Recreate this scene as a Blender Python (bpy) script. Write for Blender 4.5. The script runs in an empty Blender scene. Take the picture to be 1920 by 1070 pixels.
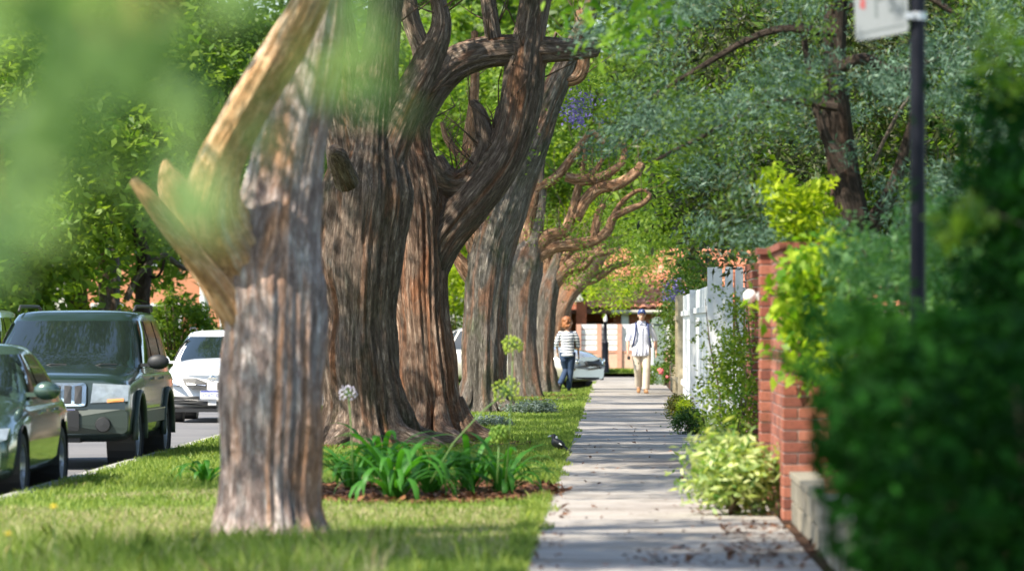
import bpy, bmesh, math, random
import numpy as np
from mathutils import Vector, Matrix, Euler

random.seed(7)
SC = bpy.context.scene
COL = SC.collection
F0 = 5067.0
KD = 1.75             # metres of real depth per unit of depth used below
FPX = F0 * KD         # focal length in photograph pixels

def Y(d): return d * KD

# ------------------------------------------------------------------ camera, sky, sun, exposure
cd = bpy.data.cameras.new('camera')
cam = bpy.data.objects.new('camera', cd)
COL.objects.link(cam)
cd.sensor_width = 36.0
cd.lens = 36.0 * FPX / 1920.0
cd.clip_start = 0.2
cd.clip_end = 900.0
cam.location = (0, 0, 1.5)
cam.rotation_euler = (math.radians(90) + math.atan(70 / FPX), 0, math.atan(190 / FPX))
cd.dof.use_dof = True
cd.dof.focus_distance = 38.0 * KD
cd.dof.aperture_fstop = 1.75 * KD
SC.camera = cam

SUN_AZ, SUN_EL = math.radians(52), math.radians(50)
TO_SUN = Vector((-math.sin(SUN_AZ) * math.cos(SUN_EL), -math.cos(SUN_AZ) * math.cos(SUN_EL), math.sin(SUN_EL)))
world = bpy.data.worlds.new('World')
SC.world = world
world.use_nodes = True
wn = world.node_tree
bgn = wn.nodes['Background']
sky = wn.nodes.new('ShaderNodeTexSky')
sky.sky_type = 'NISHITA'
sky.sun_disc = False
sky.sun_elevation = SUN_EL
sky.sun_rotation = math.atan2(TO_SUN.x, TO_SUN.y)
wn.links.new(sky.outputs[0], bgn.inputs[0])
bgn.inputs[1].default_value = 0.15
sl = bpy.data.lights.new('sun', 'SUN')
sl.energy = 5.0
sl.angle = math.radians(0.5)
sl.color = (1.0, 0.925, 0.80)
sun = bpy.data.objects.new('sun', sl)
COL.objects.link(sun)
sun.location = (-30, -20, 40)
sun.rotation_euler = TO_SUN.to_track_quat('Z', 'Y').to_euler()
SC.view_settings.view_transform = 'Standard'
SC.view_settings.look = 'None'
SC.view_settings.exposure = 1.12
SC.view_settings.gamma = 1.0
SC.view_settings.use_curve_mapping = False
SC.cycles.use_denoising = True
SC.cycles.max_bounces = 8
SC.cycles.diffuse_bounces = 4
SC.cycles.transmission_bounces = 4
SC.cycles.sample_clamp_indirect = 6.0
SC.cycles.caustics_reflective = False
SC.cycles.caustics_refractive = False

# ------------------------------------------------------------------ helpers
CR = cam.rotation_euler.to_matrix()

def W(px, py, d):
    """the point of the place seen at photograph pixel (px, py), d metres in front"""
    v = CR @ Vector(((px - 960) / FPX, (535 - py) / FPX, -1))
    t = d * KD / v.y
    return Vector((v.x * t, d * KD, 1.5 + v.z * t))

def G(px, py, z=0.0):
    v = CR @ Vector(((px - 960) / FPX, (535 - py) / FPX, -1))
    t = (z - 1.5) / v.z
    return Vector((v.x * t, v.y * t, z))

def tag(o, label=None, cat=None, group=None, kind=None):
    if label: o['label'] = label
    if cat: o['category'] = cat
    if group: o['group'] = group
    if kind: o['kind'] = kind
    return o

def link(o, parent=None):
    COL.objects.link(o)
    if parent is not None: o.parent = parent
    return o

def empty(name, loc=(0, 0, 0), rz=0.0):
    o = bpy.data.objects.new(name, None)
    o.empty_display_size = 0.3
    o.location = loc
    o.rotation_euler = (0, 0, rz)
    return link(o)

def put(name, mesh, parent=None, loc=(0, 0, 0), rot=(0, 0, 0), scale=(1, 1, 1)):
    o = bpy.data.objects.new(name, mesh)
    o.location = loc; o.rotation_euler = rot; o.scale = scale
    return link(o, parent)

def copy_tree(o, parent=None):
    c = o.copy()
    link(c, parent)
    for ch in list(o.children):
        copy_tree(ch, c)
    return c

class MB:
    """collects shapes into one mesh"""
    def __init__(self): self.v, self.f, self.m = [], [], []
    def add(self, vs, fs, mi=0):
        b = len(self.v)
        self.v += [tuple(p) for p in vs]
        self.f += [tuple(i + b for i in f) for f in fs]
        self.m += [mi] * len(fs)
        return self
    def box(self, c, s, rz=0.0, M=None, mi=0):
        hx, hy, hz = s[0] / 2, s[1] / 2, s[2] / 2
        vs = [Vector((x, y, z)) for x in (-hx, hx) for y in (-hy, hy) for z in (-hz, hz)]
        R = M if M is not None else Matrix.Rotation(rz, 3, 'Z')
        vs = [R @ p + Vector(c) for p in vs]
        return self.add(vs, [(0, 1, 3, 2), (4, 6, 7, 5), (0, 4, 5, 1), (2, 3, 7, 6), (0, 2, 6, 4), (1, 5, 7, 3)], mi)
    def tube(self, pts, rad, n=10, caps=True, sx=1.0, sy=1.0, mi=0):
        pts = [Vector(p) for p in pts]
        k = len(pts)
        if not hasattr(rad, '__len__'): rad = [rad] * k
        rings = []
        t0 = (pts[1] - pts[0]).normalized()
        a = t0.orthogonal().normalized() if abs(t0.z) < 0.95 else Vector((1, 0, 0))
        for i in range(k):
            t = (pts[min(i + 1, k - 1)] - pts[max(i - 1, 0)]).normalized()
            a = (a - t * a.dot(t)).normalized()
            b = t.cross(a)
            rings.append([pts[i] + (a * math.cos(q) * sx + b * math.sin(q) * sy) * rad[i] for q in (2 * math.pi * j / n for j in range(n))])
        vs = [p for r in rings for p in r]
        fs = [(i * n + j, i * n + (j + 1) % n, (i + 1) * n + (j + 1) % n, (i + 1) * n + j) for i in range(k - 1) for j in range(n)]
        if caps:
            fs.append(tuple(range(n - 1, -1, -1)))
            fs.append(tuple((k - 1) * n + j for j in range(n)))
        return self.add(vs, fs, mi)
    def ball(self, c, r, nu=12, nv=8, M=None, mi=0):
        if not hasattr(r, '__len__'): r = (r, r, r)
        vs, fs = [], []
        for i in range(nv + 1):
            th = math.pi * i / nv
            for j in range(nu):
                ph = 2 * math.pi * j / nu
                p = Vector((r[0] * math.sin(th) * math.cos(ph), r[1] * math.sin(th) * math.sin(ph), r[2] * math.cos(th)))
                if M is not None: p = M @ p
                vs.append(p + Vector(c))
        for i in range(nv):
            for j in range(nu):
                fs.append((i * nu + j, (i + 1) * nu + j, (i + 1) * nu + (j + 1) % nu, i * nu + (j + 1) % nu))
        return self.add(vs, fs, mi)
    def lathe(self, prof, n=24, M=None, c=(0, 0, 0), mi=0):
        vs, fs = [], []
        for r, z in prof:
            for j in range(n):
                q = 2 * math.pi * j / n
                p = Vector((r * math.cos(q), r * math.sin(q), z))
                if M is not None: p = M @ p
                vs.append(p + Vector(c))
        for i in range(len(prof) - 1):
            for j in range(n):
                fs.append((i * n + j, i * n + (j + 1) % n, (i + 1) * n + (j + 1) % n, (i + 1) * n + j))
        return self.add(vs, fs, mi)
    def rings(self, secs, n=16, caps=True, mi=0):
        """vertical loft: secs = (centre, rx, ry)"""
        vs = []
        for c, rx, ry in secs:
            for j in range(n):
                q = 2 * math.pi * j / n
                vs.append((c[0] + rx * math.cos(q), c[1] + ry * math.sin(q), c[2]))
        k = len(secs)
        fs = [(i * n + j, i * n + (j + 1) % n, (i + 1) * n + (j + 1) % n, (i + 1) * n + j) for i in range(k - 1) for j in range(n)]
        if caps:
            fs.append(tuple(range(n - 1, -1, -1)))
            fs.append(tuple((k - 1) * n + j for j in range(n)))
        return self.add(vs, fs, mi)
    def prism(self, poly, y0, y1, M=None, mi=0):
        """polygon in (x, z), extruded along y"""
        k = len(poly)
        vs = [Vector((x, y0, z)) for x, z in poly] + [Vector((x, y1, z)) for x, z in poly]
        if M is not None: vs = [M @ p for p in vs]
        fs = [tuple(range(k)), tuple(range(2 * k - 1, k - 1, -1))] + [(i, i + k, (i + 1) % k + k, (i + 1) % k) for i in range(k)]
        return self.add(vs, fs, mi)
    def mesh(self, name, mats, smooth=False, recalc=True):
        me = bpy.data.meshes.new(name)
        me.from_pydata(self.v, [], self.f)
        for m in (mats if isinstance(mats, (list, tuple)) else [mats]): me.materials.append(m)
        me.polygons.foreach_set('material_index', self.m)
        if recalc:
            bm = bmesh.new(); bm.from_mesh(me)
            bmesh.ops.recalc_face_normals(bm, faces=bm.faces)
            bm.to_mesh(me); bm.free()
        if smooth:
            me.polygons.foreach_set('use_smooth', [True] * len(me.polygons))
            if smooth != 'all':
                me.set_sharp_from_angle(angle=math.radians(40))
        me.update()
        return me
    def build(self, name, mats, parent=None, smooth=False, loc=(0, 0, 0), **kw):
        return put(name, self.mesh(name, mats, smooth, **kw), parent, loc)

def np_mesh(name, V, F, mat):
    """fast mesh: V (n,3), F (m,k) all faces alike"""
    me = bpy.data.meshes.new(name)
    V = np.ascontiguousarray(V, np.float32); F = np.ascontiguousarray(F, np.int32)
    k = F.shape[1]
    me.vertices.add(len(V)); me.vertices.foreach_set('co', V.ravel())
    me.loops.add(F.size); me.loops.foreach_set('vertex_index', F.ravel())
    me.polygons.add(len(F))
    me.polygons.foreach_set('loop_start', np.arange(0, F.size, k, dtype=np.int32))
    try: me.polygons.foreach_set('loop_total', np.full(len(F), k, np.int32))
    except Exception: pass
    me.update(calc_edges=True)
    if mat is not None: me.materials.append(mat)
    return me

def spline(P, R, step):
    """Catmull-Rom through the points, resampled"""
    P = np.array([tuple(p) for p in P], float); R = np.array(R, float)
    n = len(P)
    Pe = np.vstack([2 * P[0] - P[1], P, 2 * P[-1] - P[-2]])
    Re = np.concatenate([[R[0]], R, [R[-1]]])
    out, outr = [], []
    for i in range(n - 1):
        L = np.linalg.norm(P[i + 1] - P[i])
        m = max(2, int(math.ceil(L / step)))
        for q in range(m):
            t = q / m
            c = np.array([-t**3 + 2*t**2 - t, 3*t**3 - 5*t**2 + 2, -3*t**3 + 4*t**2 + t, t**3 - t**2]) * 0.5
            out.append(c @ Pe[i:i + 4])
            outr.append((1 - t) * R[i] + t * R[i + 1])
    out.append(P[-1]); outr.append(R[-1])
    return np.array(out), np.array(outr)

def bark_tube(P, R, seg=28, step=0.08, rough=0.06, seed=0, flare=0.0, tip='round', ridge=0.34):
    """a limb or trunk whose surface has fibrous flutes; returns V, F, bark coordinates"""
    rng = np.random.RandomState(seed)
    C, rad = spline(P, R, step)
    n = len(C)
    T = np.gradient(C, axis=0); T /= np.linalg.norm(T, axis=1)[:, None] + 1e-9
    a = np.array([1.0, 0, 0]) if abs(T[0][0]) < 0.9 else np.array([0, 1.0, 0])
    A = np.zeros((n, 3)); B = np.zeros((n, 3))
    for i in range(n):
        a = a - T[i] * a.dot(T[i]); a /= np.linalg.norm(a)
        A[i] = a; B[i] = np.cross(T[i], a)
    s = np.concatenate([[0], np.cumsum(np.linalg.norm(np.diff(C, axis=0), axis=1))])
    th = np.linspace(0, 2 * np.pi, seg, endpoint=False)
    TH, S = np.meshgrid(th, s)
    h = np.zeros_like(TH)
    kmax = max(4, seg // 3)
    for q in range(18):
        k = rng.randint(2, kmax)
        w = rng.uniform(0.3, 2.2)
        h += np.sin(k * TH + rng.uniform(0, 6.28) + rng.uniform(0.3, 1.4) * np.sin(w * S + rng.uniform(0, 6.28))) / (1 + 0.18 * k)
    h /= 2.4
    for q in range(6):
        h += 0.35 * np.sin(rng.randint(1, 4) * TH + rng.uniform(1.5, 7) * S + rng.uniform(0, 6.28)) / 2.0
    if seg >= 40:
        for q in range(7):
            k = rng.randint(9, seg // 4)
            h += ridge * (0.55 - 2 * np.abs(np.sin(0.5 * (k * TH) + rng.uniform(0, 6.28) + 1.1 * np.sin(rng.uniform(0.5, 2.2) * S + rng.uniform(0, 6.28)))) * 0.6)
    lump = sum(rng.uniform(0.4, 1) * np.sin(rng.uniform(1.2, 6.0) * S + rng.uniform(0, 6.28)) for _ in range(5))
    h += 0.45 * lump
    amp = rough * (1 + flare * np.exp(-S / 0.45))
    RR = rad[:, None] * (1 + amp * h)
    RR += rng.normal(0, 0.0025, RR.shape) * rad[:, None]
    V = C[:, None, :] + RR[..., None] * (np.cos(TH)[..., None] * A[:, None, :] + np.sin(TH)[..., None] * B[:, None, :])
    V = V.reshape(-1, 3)
    r0 = rad[:, None]
    BK = np.stack([np.cos(TH) * r0, np.sin(TH) * r0, S + 0 * TH], -1).reshape(-1, 3)
    i = np.arange(n - 1)[:, None] * seg; j = np.arange(seg)[None, :]
    F = np.stack([i + j, i + (j + 1) % seg, i + seg + (j + 1) % seg, i + seg + j], -1).reshape(-1, 4)
    # closing cap: a small fan made of quads towards the centre
    cV = C[-1] + T[-1] * rad[-1] * (0.5 if tip == 'round' else 0.02)
    ci = len(V)
    V = np.vstack([V, cV[None]]); BK = np.vstack([BK, [[0, 0, s[-1]]]])
    l = (n - 1) * seg
    cap = np.array([[l + q, l + (q + 1) % seg, l + (q + 2) % seg, ci] for q in range(0, seg - 1, 2)])
    F = np.vstack([F, cap])
    return V, F, BK

def bark_obj(name, parts, mat, parent=None, origin=(0, 0, 0)):
    Vs, Fs, Bs, b = [], [], [], 0
    for V, F, K in parts:
        Vs.append(V); Fs.append(F + b); Bs.append(K); b += len(V)
    V = np.vstack(Vs) - np.array(tuple(origin))[None]
    me = np_mesh(name, V, np.vstack(Fs), mat)
    at = me.attributes.new('bark', 'FLOAT_VECTOR', 'POINT')
    at.data.foreach_set('vector', np.vstack(Bs).astype(np.float32).ravel())
    me.polygons.foreach_set('use_smooth', np.ones(len(me.polygons), bool))
    return put(name, me, parent)

def leaf_arrays(P, size, aspect=0.45, seed=0, up=0.3, droop=0.0, D=None, jitter=0.35):
    """one folded leaf (a quad) at every point"""
    rng = np.random.RandomState(seed)
    n = len(P)
    d = rng.normal(0, 1, (n, 3))
    d[:, 2] = d[:, 2] * 0.7 - droop
    if D is not None: d = d * 0.6 + D
    d /= np.linalg.norm(d, axis=1)[:, None] + 1e-9
    nr = rng.normal(0, 1, (n, 3)); nr[:, 2] = np.abs(nr[:, 2]) + up
    s = np.cross(d, nr); s /= np.linalg.norm(s, axis=1)[:, None] + 1e-9
    nn = np.cross(s, d)
    L = size * (1 + jitter * rng.uniform(-1, 1, n))[:, None]
    w = L * aspect * 0.5
    base = P - d * L * 0.4
    V = np.stack([base, base + d * L * 0.45 + s * w + nn * w * 0.35, base + d * L, base + d * L * 0.45 - s * w + nn * w * 0.35], 1).reshape(-1, 3)
    F = np.arange(4 * n).reshape(n, 4)
    return V, F

def crown_points(n, rad, ncl, clr, seed, shell=0.45, zcut=-1.0):
    rng = np.random.RandomState(seed)
    c = []
    while len(c) < ncl:
        p = rng.normal(0, 1, 3); p /= np.linalg.norm(p)
        p *= rng.uniform(shell, 1.0) ** 0.6
        if p[2] < zcut: continue
        c.append(p * np.array(rad))
    c = np.array(c)
    k = rng.randint(0, ncl, n)
    sz = rng.uniform(0.55, 1.35, ncl) * clr
    return c[k] + rng.normal(0, 1, (n, 3)) * sz[k][:, None] * np.array([1, 1, 0.7]) * 0.55

# ------------------------------------------------------------------ materials
def new_mat(name):
    m = bpy.data.materials.new(name); m.use_nodes = True
    nt = m.node_tree
    return m, nt, nt.nodes['Principled BSDF'], nt.nodes['Material Output']

def node(nt, t, **kw):
    n = nt.nodes.new(t)
    for k, v in kw.items():
        if k.startswith('i_'):
            key = k[2:]
            n.inputs[int(key) if key.isdigit() else key].default_value = v
        else: setattr(n, k, v)
    return n

def ramp(nt, fac, stops):
    r = nt.nodes.new('ShaderNodeValToRGB')
    e = r.color_ramp.elements
    while len(e) < len(stops): e.new(0.5)
    for q, (p, c) in enumerate(stops):
        e[q].position = p
        e[q].color = (c[0], c[1], c[2], 1)
    nt.links.new(fac, r.inputs[0])
    return r.outputs[0]

def mixc(nt, fac, a, b, blend='MIX'):
    m = nt.nodes.new('ShaderNodeMix'); m.data_type = 'RGBA'; m.blend_type = blend
    for sck, v in ((m.inputs[0], fac), (m.inputs[6], a), (m.inputs[7], b)):
        if isinstance(v, (int, float)): sck.default_value = v
        elif isinstance(v, tuple): sck.default_value = (v[0], v[1], v[2], 1)
        else: nt.links.new(v, sck)
    return m.outputs[2]

def noise(nt, scale, detail=4, rough=0.55, vec=None, mapscale=None, dist=0.0):
    n = node(nt, 'ShaderNodeTexNoise'); n.inputs['Scale'].default_value = scale
    n.inputs['Detail'].default_value = detail; n.inputs['Roughness'].default_value = rough
    n.inputs['Distortion'].default_value = dist
    if vec is None:
        tc = node(nt, 'ShaderNodeTexCoord'); vec = tc.outputs['Object']
    if mapscale is not None:
        mp = node(nt, 'ShaderNodeMapping'); mp.inputs['Scale'].default_value = mapscale
        nt.links.new(vec, mp.inputs[0]); vec = mp.outputs[0]
    nt.links.new(vec, n.inputs['Vector'])
    return n.outputs['Fac']

def bump(nt, bsdf, h, strength=0.5, dist=0.02):
    b = node(nt, 'ShaderNodeBump'); b.inputs['Strength'].default_value = strength; b.inputs['Distance'].default_value = dist
    nt.links.new(h, b.inputs['Height']); nt.links.new(b.outputs[0], bsdf.inputs['Normal'])

def pmat(name, col, rough=0.6, metal=0.0, coat=0.0, var=0.0, vscale=3.0, bmp=0.0, bscale=40.0, spec=0.5, rnd=0.0):
    m, nt, b, o = new_mat(name)
    b.inputs['Roughness'].default_value = rough
    b.inputs['Metallic'].default_value = metal
    b.inputs['Specular IOR Level'].default_value = spec
    b.inputs['Coat Weight'].default_value = coat
    b.inputs['Coat Roughness'].default_value = 0.06
    c = (*col, 1)
    src = None
    if var:
        f = noise(nt, vscale, 5, 0.6)
        src = ramp(nt, f, [(0.3, [x * (1 - var) for x in col]), (0.7, [min(1, x * (1 + var)) for x in col])])
    if rnd:
        oi = node(nt, 'ShaderNodeObjectInfo')
        rr = ramp(nt, oi.outputs['Random'], [(0, [1 - rnd, 1 - rnd, 1 - rnd]), (1, [1 + rnd, 1 + rnd * 0.8, 1 + rnd * 0.7])])
        src = mixc(nt, 1.0, src if src is not None else tuple(col), rr, 'MULTIPLY')
    if src is not None: nt.links.new(src, b.inputs['Base Color'])
    else: b.inputs['Base Color'].default_value = c
    if bmp: bump(nt, b, noise(nt, bscale, 6, 0.65), bmp, 0.01)
    return m

def leafmat(name, c1, c2, trans=0.4, tcol=None, rough=0.5, spec=0.35):
    m, nt, b, o = new_mat(name)
    g = node(nt, 'ShaderNodeNewGeometry')
    col = ramp(nt, g.outputs['Random Per Island'], [(0.0, c1), (0.55, [(x + y) / 2 for x, y in zip(c1, c2)]), (1.0, c2)])
    nt.links.new(col, b.inputs['Base Color'])
    b.inputs['Roughness'].default_value = rough
    b.inputs['Specular IOR Level'].default_value = spec
    t = node(nt, 'ShaderNodeBsdfTranslucent')
    tc = mixc(nt, 1.0, col, tcol or (1.5, 1.55, 0.6), 'MULTIPLY')
    nt.links.new(tc, t.inputs[0])
    ms = node(nt, 'ShaderNodeMixShader'); ms.inputs[0].default_value = trans
    nt.links.new(b.outputs[0], ms.inputs[1]); nt.links.new(t.outputs[0], ms.inputs[2])
    nt.links.new(ms.outputs[0], o.inputs[0])
    return m

def barkmat(name, dark, mid, light, accent, acc_lo=0.45, acc_hi=0.62, fib=16.0, moss=None, bs=0.9, crk=0.55, gain=1.35):
    dark, mid, light, accent = [tuple(min(0.8, x * gain) for x in q) for q in (dark, mid, light, accent)]
    m, nt, b, o = new_mat(name)
    at = node(nt, 'ShaderNodeAttribute', attribute_name='bark'); v = at.outputs['Vector']
    f1 = noise(nt, 1.0, 11, 0.78, v, (fib * 1.1, fib * 1.1, 2.4), 1.0)
    base = ramp(nt, f1, [(0.30, dark), (0.47, mid), (0.66, light), (0.8, mid)])
    f2 = noise(nt, 1.0, 5, 0.6, v, (5.0, 5.0, 0.7), 0.8)
    fm = ramp(nt, f2, [(acc_lo, (0, 0, 0)), (acc_hi, (1, 1, 1))])
    acc = mixc(nt, f1, tuple(x * 0.55 for x in accent), tuple(min(1, x * 1.35) for x in accent))
    c = mixc(nt, fm, base, acc)
    if moss:
        f3 = noise(nt, 1.0, 5, 0.65, v, (3.0, 3.0, 1.2), 0.3)
        c = mixc(nt, ramp(nt, f3, [(0.52, (0, 0, 0)), (0.66, (0.75, 0.75, 0.75))]), c, moss)
    f4 = noise(nt, 1.0, 8, 0.66, v, (fib * 1.4, fib * 1.4, 2.0), 1.1)
    crev = ramp(nt, f4, [(0.40, (1.08, 1.08, 1.08)), (0.475, (0.30, 0.27, 0.25)), (0.50, (0.16, 0.14, 0.13)), (0.525, (0.34, 0.31, 0.29)), (0.60, (1.08, 1.08, 1.08))])
    c = mixc(nt, crk, c, crev, 'MULTIPLY')
    f5 = noise(nt, 1.0, 6, 0.7, v, (fib * 2.6, fib * 2.6, 11.0), 0.6)
    c = mixc(nt, 1.0, c, ramp(nt, f5, [(0.35, (0.62, 0.60, 0.58)), (0.62, (1.22, 1.22, 1.22))]), 'MULTIPLY')
    nt.links.new(c, b.inputs['Base Color'])
    b.inputs['Roughness'].default_value = 0.88
    b.inputs['Specular IOR Level'].default_value = 0.2
    hh = node(nt, 'ShaderNodeMath', operation='ADD')
    nt.links.new(f1, hh.inputs[0]); nt.links.new(crev, hh.inputs[1])
    bump(nt, b, hh.outputs[0], bs, 0.022)
    return m

LEAF_BG = leafmat('leaf_bright', (0.07, 0.15, 0.015), (0.22, 0.31, 0.04), 0.48)
LEAF_BG2 = leafmat('leaf_mid', (0.045, 0.10, 0.015), (0.14, 0.22, 0.035), 0.45)
LEAF_ROW = leafmat('leaf_street', (0.03, 0.07, 0.015), (0.085, 0.14, 0.03), 0.4)
LEAF_LIME = leafmat('leaf_lime', (0.17, 0.28, 0.012), (0.42, 0.50, 0.02), 0.5, (1.3, 1.35, 0.5))
LEAF_MINT = leafmat('leaf_mint', (0.06, 0.17, 0.05), (0.20, 0.36, 0.13), 0.45)
LEAF_DARK = leafmat('leaf_hedge', (0.003, 0.020, 0.003), (0.012, 0.066, 0.006), 0.2, None, 0.7, 0.06)
LEAF_BOX = leafmat('leaf_box', (0.02, 0.06, 0.01), (0.06, 0.13, 0.02), 0.3)
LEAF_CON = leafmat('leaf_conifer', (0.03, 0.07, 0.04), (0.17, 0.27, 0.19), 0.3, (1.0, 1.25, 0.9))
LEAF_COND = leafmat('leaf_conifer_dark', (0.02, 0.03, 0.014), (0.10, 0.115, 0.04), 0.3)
LEAF_VAR = leafmat('leaf_variegated', (0.10, 0.22, 0.05), (0.62, 0.66, 0.30), 0.42)
LEAF_SILV = leafmat('leaf_silver', (0.13, 0.18, 0.14), (0.28, 0.33, 0.28), 0.2)
LEAF_NEAR = leafmat('leaf_overhang', (0.04, 0.105, 0.03), (0.25, 0.37, 0.12), 0.45, (1.2, 1.3, 0.8))
STRAP = leafmat('leaf_strap', (0.03, 0.13, 0.015), (0.07, 0.24, 0.025), 0.4)
GRASSM = leafmat('grass_blade', (0.11, 0.20, 0.025), (0.38, 0.46, 0.10), 0.48, (1.3, 1.3, 0.6))
STRAW = leafmat('grass_straw', (0.40, 0.36, 0.17), (0.62, 0.55, 0.32), 0.42, (1.2, 1.1, 0.9))
LITTER = leafmat('litter_leaf', (0.06, 0.025, 0.012), (0.24, 0.11, 0.05), 0.1, (1, 1, 1))
PURPLE = leafmat('flower_purple', (0.12, 0.10, 0.30), (0.28, 0.22, 0.55), 0.4, (1, 1, 1.1))
LILAC = leafmat('flower_lilac', (0.58, 0.54, 0.66), (0.8, 0.76, 0.84), 0.4, (1, 1, 1))

BARK_NEAR = barkmat('bark_near', (0.085, 0.060, 0.052), (0.24, 0.185, 0.165), (0.46, 0.41, 0.385), (0.36, 0.20, 0.12), 0.50, 0.66, 9, bs=0.9, crk=0.28, gain=1.85)
BARK_TAN = barkmat('bark_tan', (0.17, 0.09, 0.045), (0.36, 0.20, 0.095), (0.50, 0.36, 0.22), (0.40, 0.36, 0.30), 0.55, 0.72, 8, bs=0.5, crk=0.25, gain=1.5)
BARK_OLD = barkmat('bark_old', (0.045, 0.032, 0.025), (0.13, 0.095, 0.072), (0.26, 0.21, 0.165), (0.20, 0.10, 0.055), 0.54, 0.68, 18, moss=(0.075, 0.08, 0.04), crk=0.4, gain=2.1)
BARK_RED = barkmat('bark_red', (0.05, 0.03, 0.02), (0.15, 0.095, 0.065), (0.32, 0.25, 0.19), (0.27, 0.125, 0.065), 0.50, 0.64, 18, crk=0.4, gain=2.0)
BARK_GREY = barkmat('bark_grey', (0.045, 0.040, 0.034), (0.14, 0.122, 0.10), (0.29, 0.26, 0.225), (0.25, 0.14, 0.09), 0.50, 0.64, 17, moss=(0.10, 0.115, 0.06), crk=0.45)
BARK_ORANGE = barkmat('bark_orange', (0.10, 0.05, 0.026), (0.27, 0.145, 0.08), (0.50, 0.34, 0.22), (0.30, 0.22, 0.17), 0.56, 0.70, 12)
BARK_DARK = barkmat('bark_dark', (0.02, 0.015, 0.012), (0.06, 0.045, 0.035), (0.13, 0.10, 0.08), (0.10, 0.055, 0.035), 0.52, 0.66, 18)
# ------------------------------------------------------------------ the ground
XK = -5.3        # kerb face
XPL, XPR = -0.56, 1.26
D_END = 71.0

def sheet(name, x0, x1, y0, y1, z, mat, kind='structure', nx=1, ny=1):
    xs = np.linspace(x0, x1, nx + 1); ys = np.linspace(y0, y1, ny + 1)
    X, Y = np.meshgrid(xs, ys)
    V = np.stack([X, Y, np.full_like(X, z)], -1).reshape(-1, 3)
    F = [[j * (nx + 1) + i, j * (nx + 1) + i + 1, (j + 1) * (nx + 1) + i + 1, (j + 1) * (nx + 1) + i] for j in range(ny) for i in range(nx)]
    return tag(put(name, np_mesh(name, V, F, mat)), kind=kind)

def ground_mat(name, a, b, c, s1=1.2, s2=14):
    m, nt, bs, o = new_mat(name)
    f = noise(nt, s1, 5, 0.6); g = noise(nt, s2, 6, 0.7)
    col = mixc(nt, ramp(nt, f, [(0.42, (0, 0, 0)), (0.62, (1, 1, 1))]), a, b)
    col = mixc(nt, ramp(nt, g, [(0.48, (0, 0, 0)), (0.66, (1, 1, 1))]), col, c)
    nt.links.new(col, bs.inputs['Base Color']); bs.inputs['Roughness'].default_value = 0.95
    bs.inputs['Specular IOR Level'].default_value = 0.1
    bump(nt, bs, g, 0.8, 0.03)
    return m

LAWN = ground_mat('lawn_soil', (0.07, 0.13, 0.02), (0.15, 0.19, 0.05), (0.05, 0.08, 0.015), 0.9)
TERR = ground_mat('terrain_grass', (0.06, 0.10, 0.02), (0.10, 0.13, 0.035), (0.04, 0.06, 0.015), 0.5)
SOIL = ground_mat('soil', (0.06, 0.034, 0.022), (0.10, 0.058, 0.036), (0.035, 0.02, 0.014), 3, 25)
m_, nt_, b_, o_ = new_mat('asphalt')
f_ = noise(nt_, 220, 3, 0.7); g_ = noise(nt_, 0.7, 5, 0.6)
c_ = ramp(nt_, f_, [(0.3, (0.10, 0.10, 0.105)), (0.7, (0.19, 0.185, 0.185))])
c_ = mixc(nt_, 1.0, c_, ramp(nt_, g_, [(0.35, (0.85, 0.85, 0.86)), (0.65, (1.15, 1.13, 1.1))]), 'MULTIPLY')
nt_.links.new(c_, b_.inputs['Base Color']); b_.inputs['Roughness'].default_value = 0.85
bump(nt_, b_, f_, 0.3, 0.004)
ASPH = m_
m_, nt_, b_, o_ = new_mat('concrete_path')
f_ = noise(nt_, 1.3, 7, 0.65); g_ = noise(nt_, 60, 4, 0.7)
oi_ = node(nt_, 'ShaderNodeObjectInfo')
c_ = ramp(nt_, f_, [(0.32, (0.25, 0.23, 0.205)), (0.5, (0.315, 0.295, 0.27)), (0.7, (0.36, 0.34, 0.315))])
c_ = mixc(nt_, 1.0, c_, ramp(nt_, g_, [(0.36, (0.75, 0.73, 0.72)), (0.55, (1.05, 1.05, 1.05))]), 'MULTIPLY')
h_ = noise(nt_, 0.8, 7, 0.72, node(nt_, 'ShaderNodeNewGeometry').outputs['Position'])
c_ = mixc(nt_, 1.0, c_, ramp(nt_, h_, [(0.36, (0.66, 0.62, 0.57)), (0.50, (1.0, 1.0, 1.0)), (0.66, (1.06, 1.05, 1.03))]), 'MULTIPLY')
c_ = mixc(nt_, 1.0, c_, ramp(nt_, oi_.outputs['Random'], [(0, (0.86, 0.86, 0.87)), (1, (1.06, 1.04, 1.02))]), 'MULTIPLY')
nt_.links.new(c_, b_.inputs['Base Color']); b_.inputs['Roughness'].default_value = 0.9
bump(nt_, b_, g_, 0.25, 0.004)
PATHM = m_
KERBM = pmat('kerb_concrete', (0.36, 0.345, 0.32), 0.9, var=0.2, vscale=4, bmp=0.3)

sheet('ground', -300, 300, -60, 500, -0.16, TERR)
sheet('road', -12.8, XK, -20, 320, -0.11, ASPH)
sheet('cross_road', XK, 30, Y(74.5), Y(80.5), -0.11, ASPH)
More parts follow.
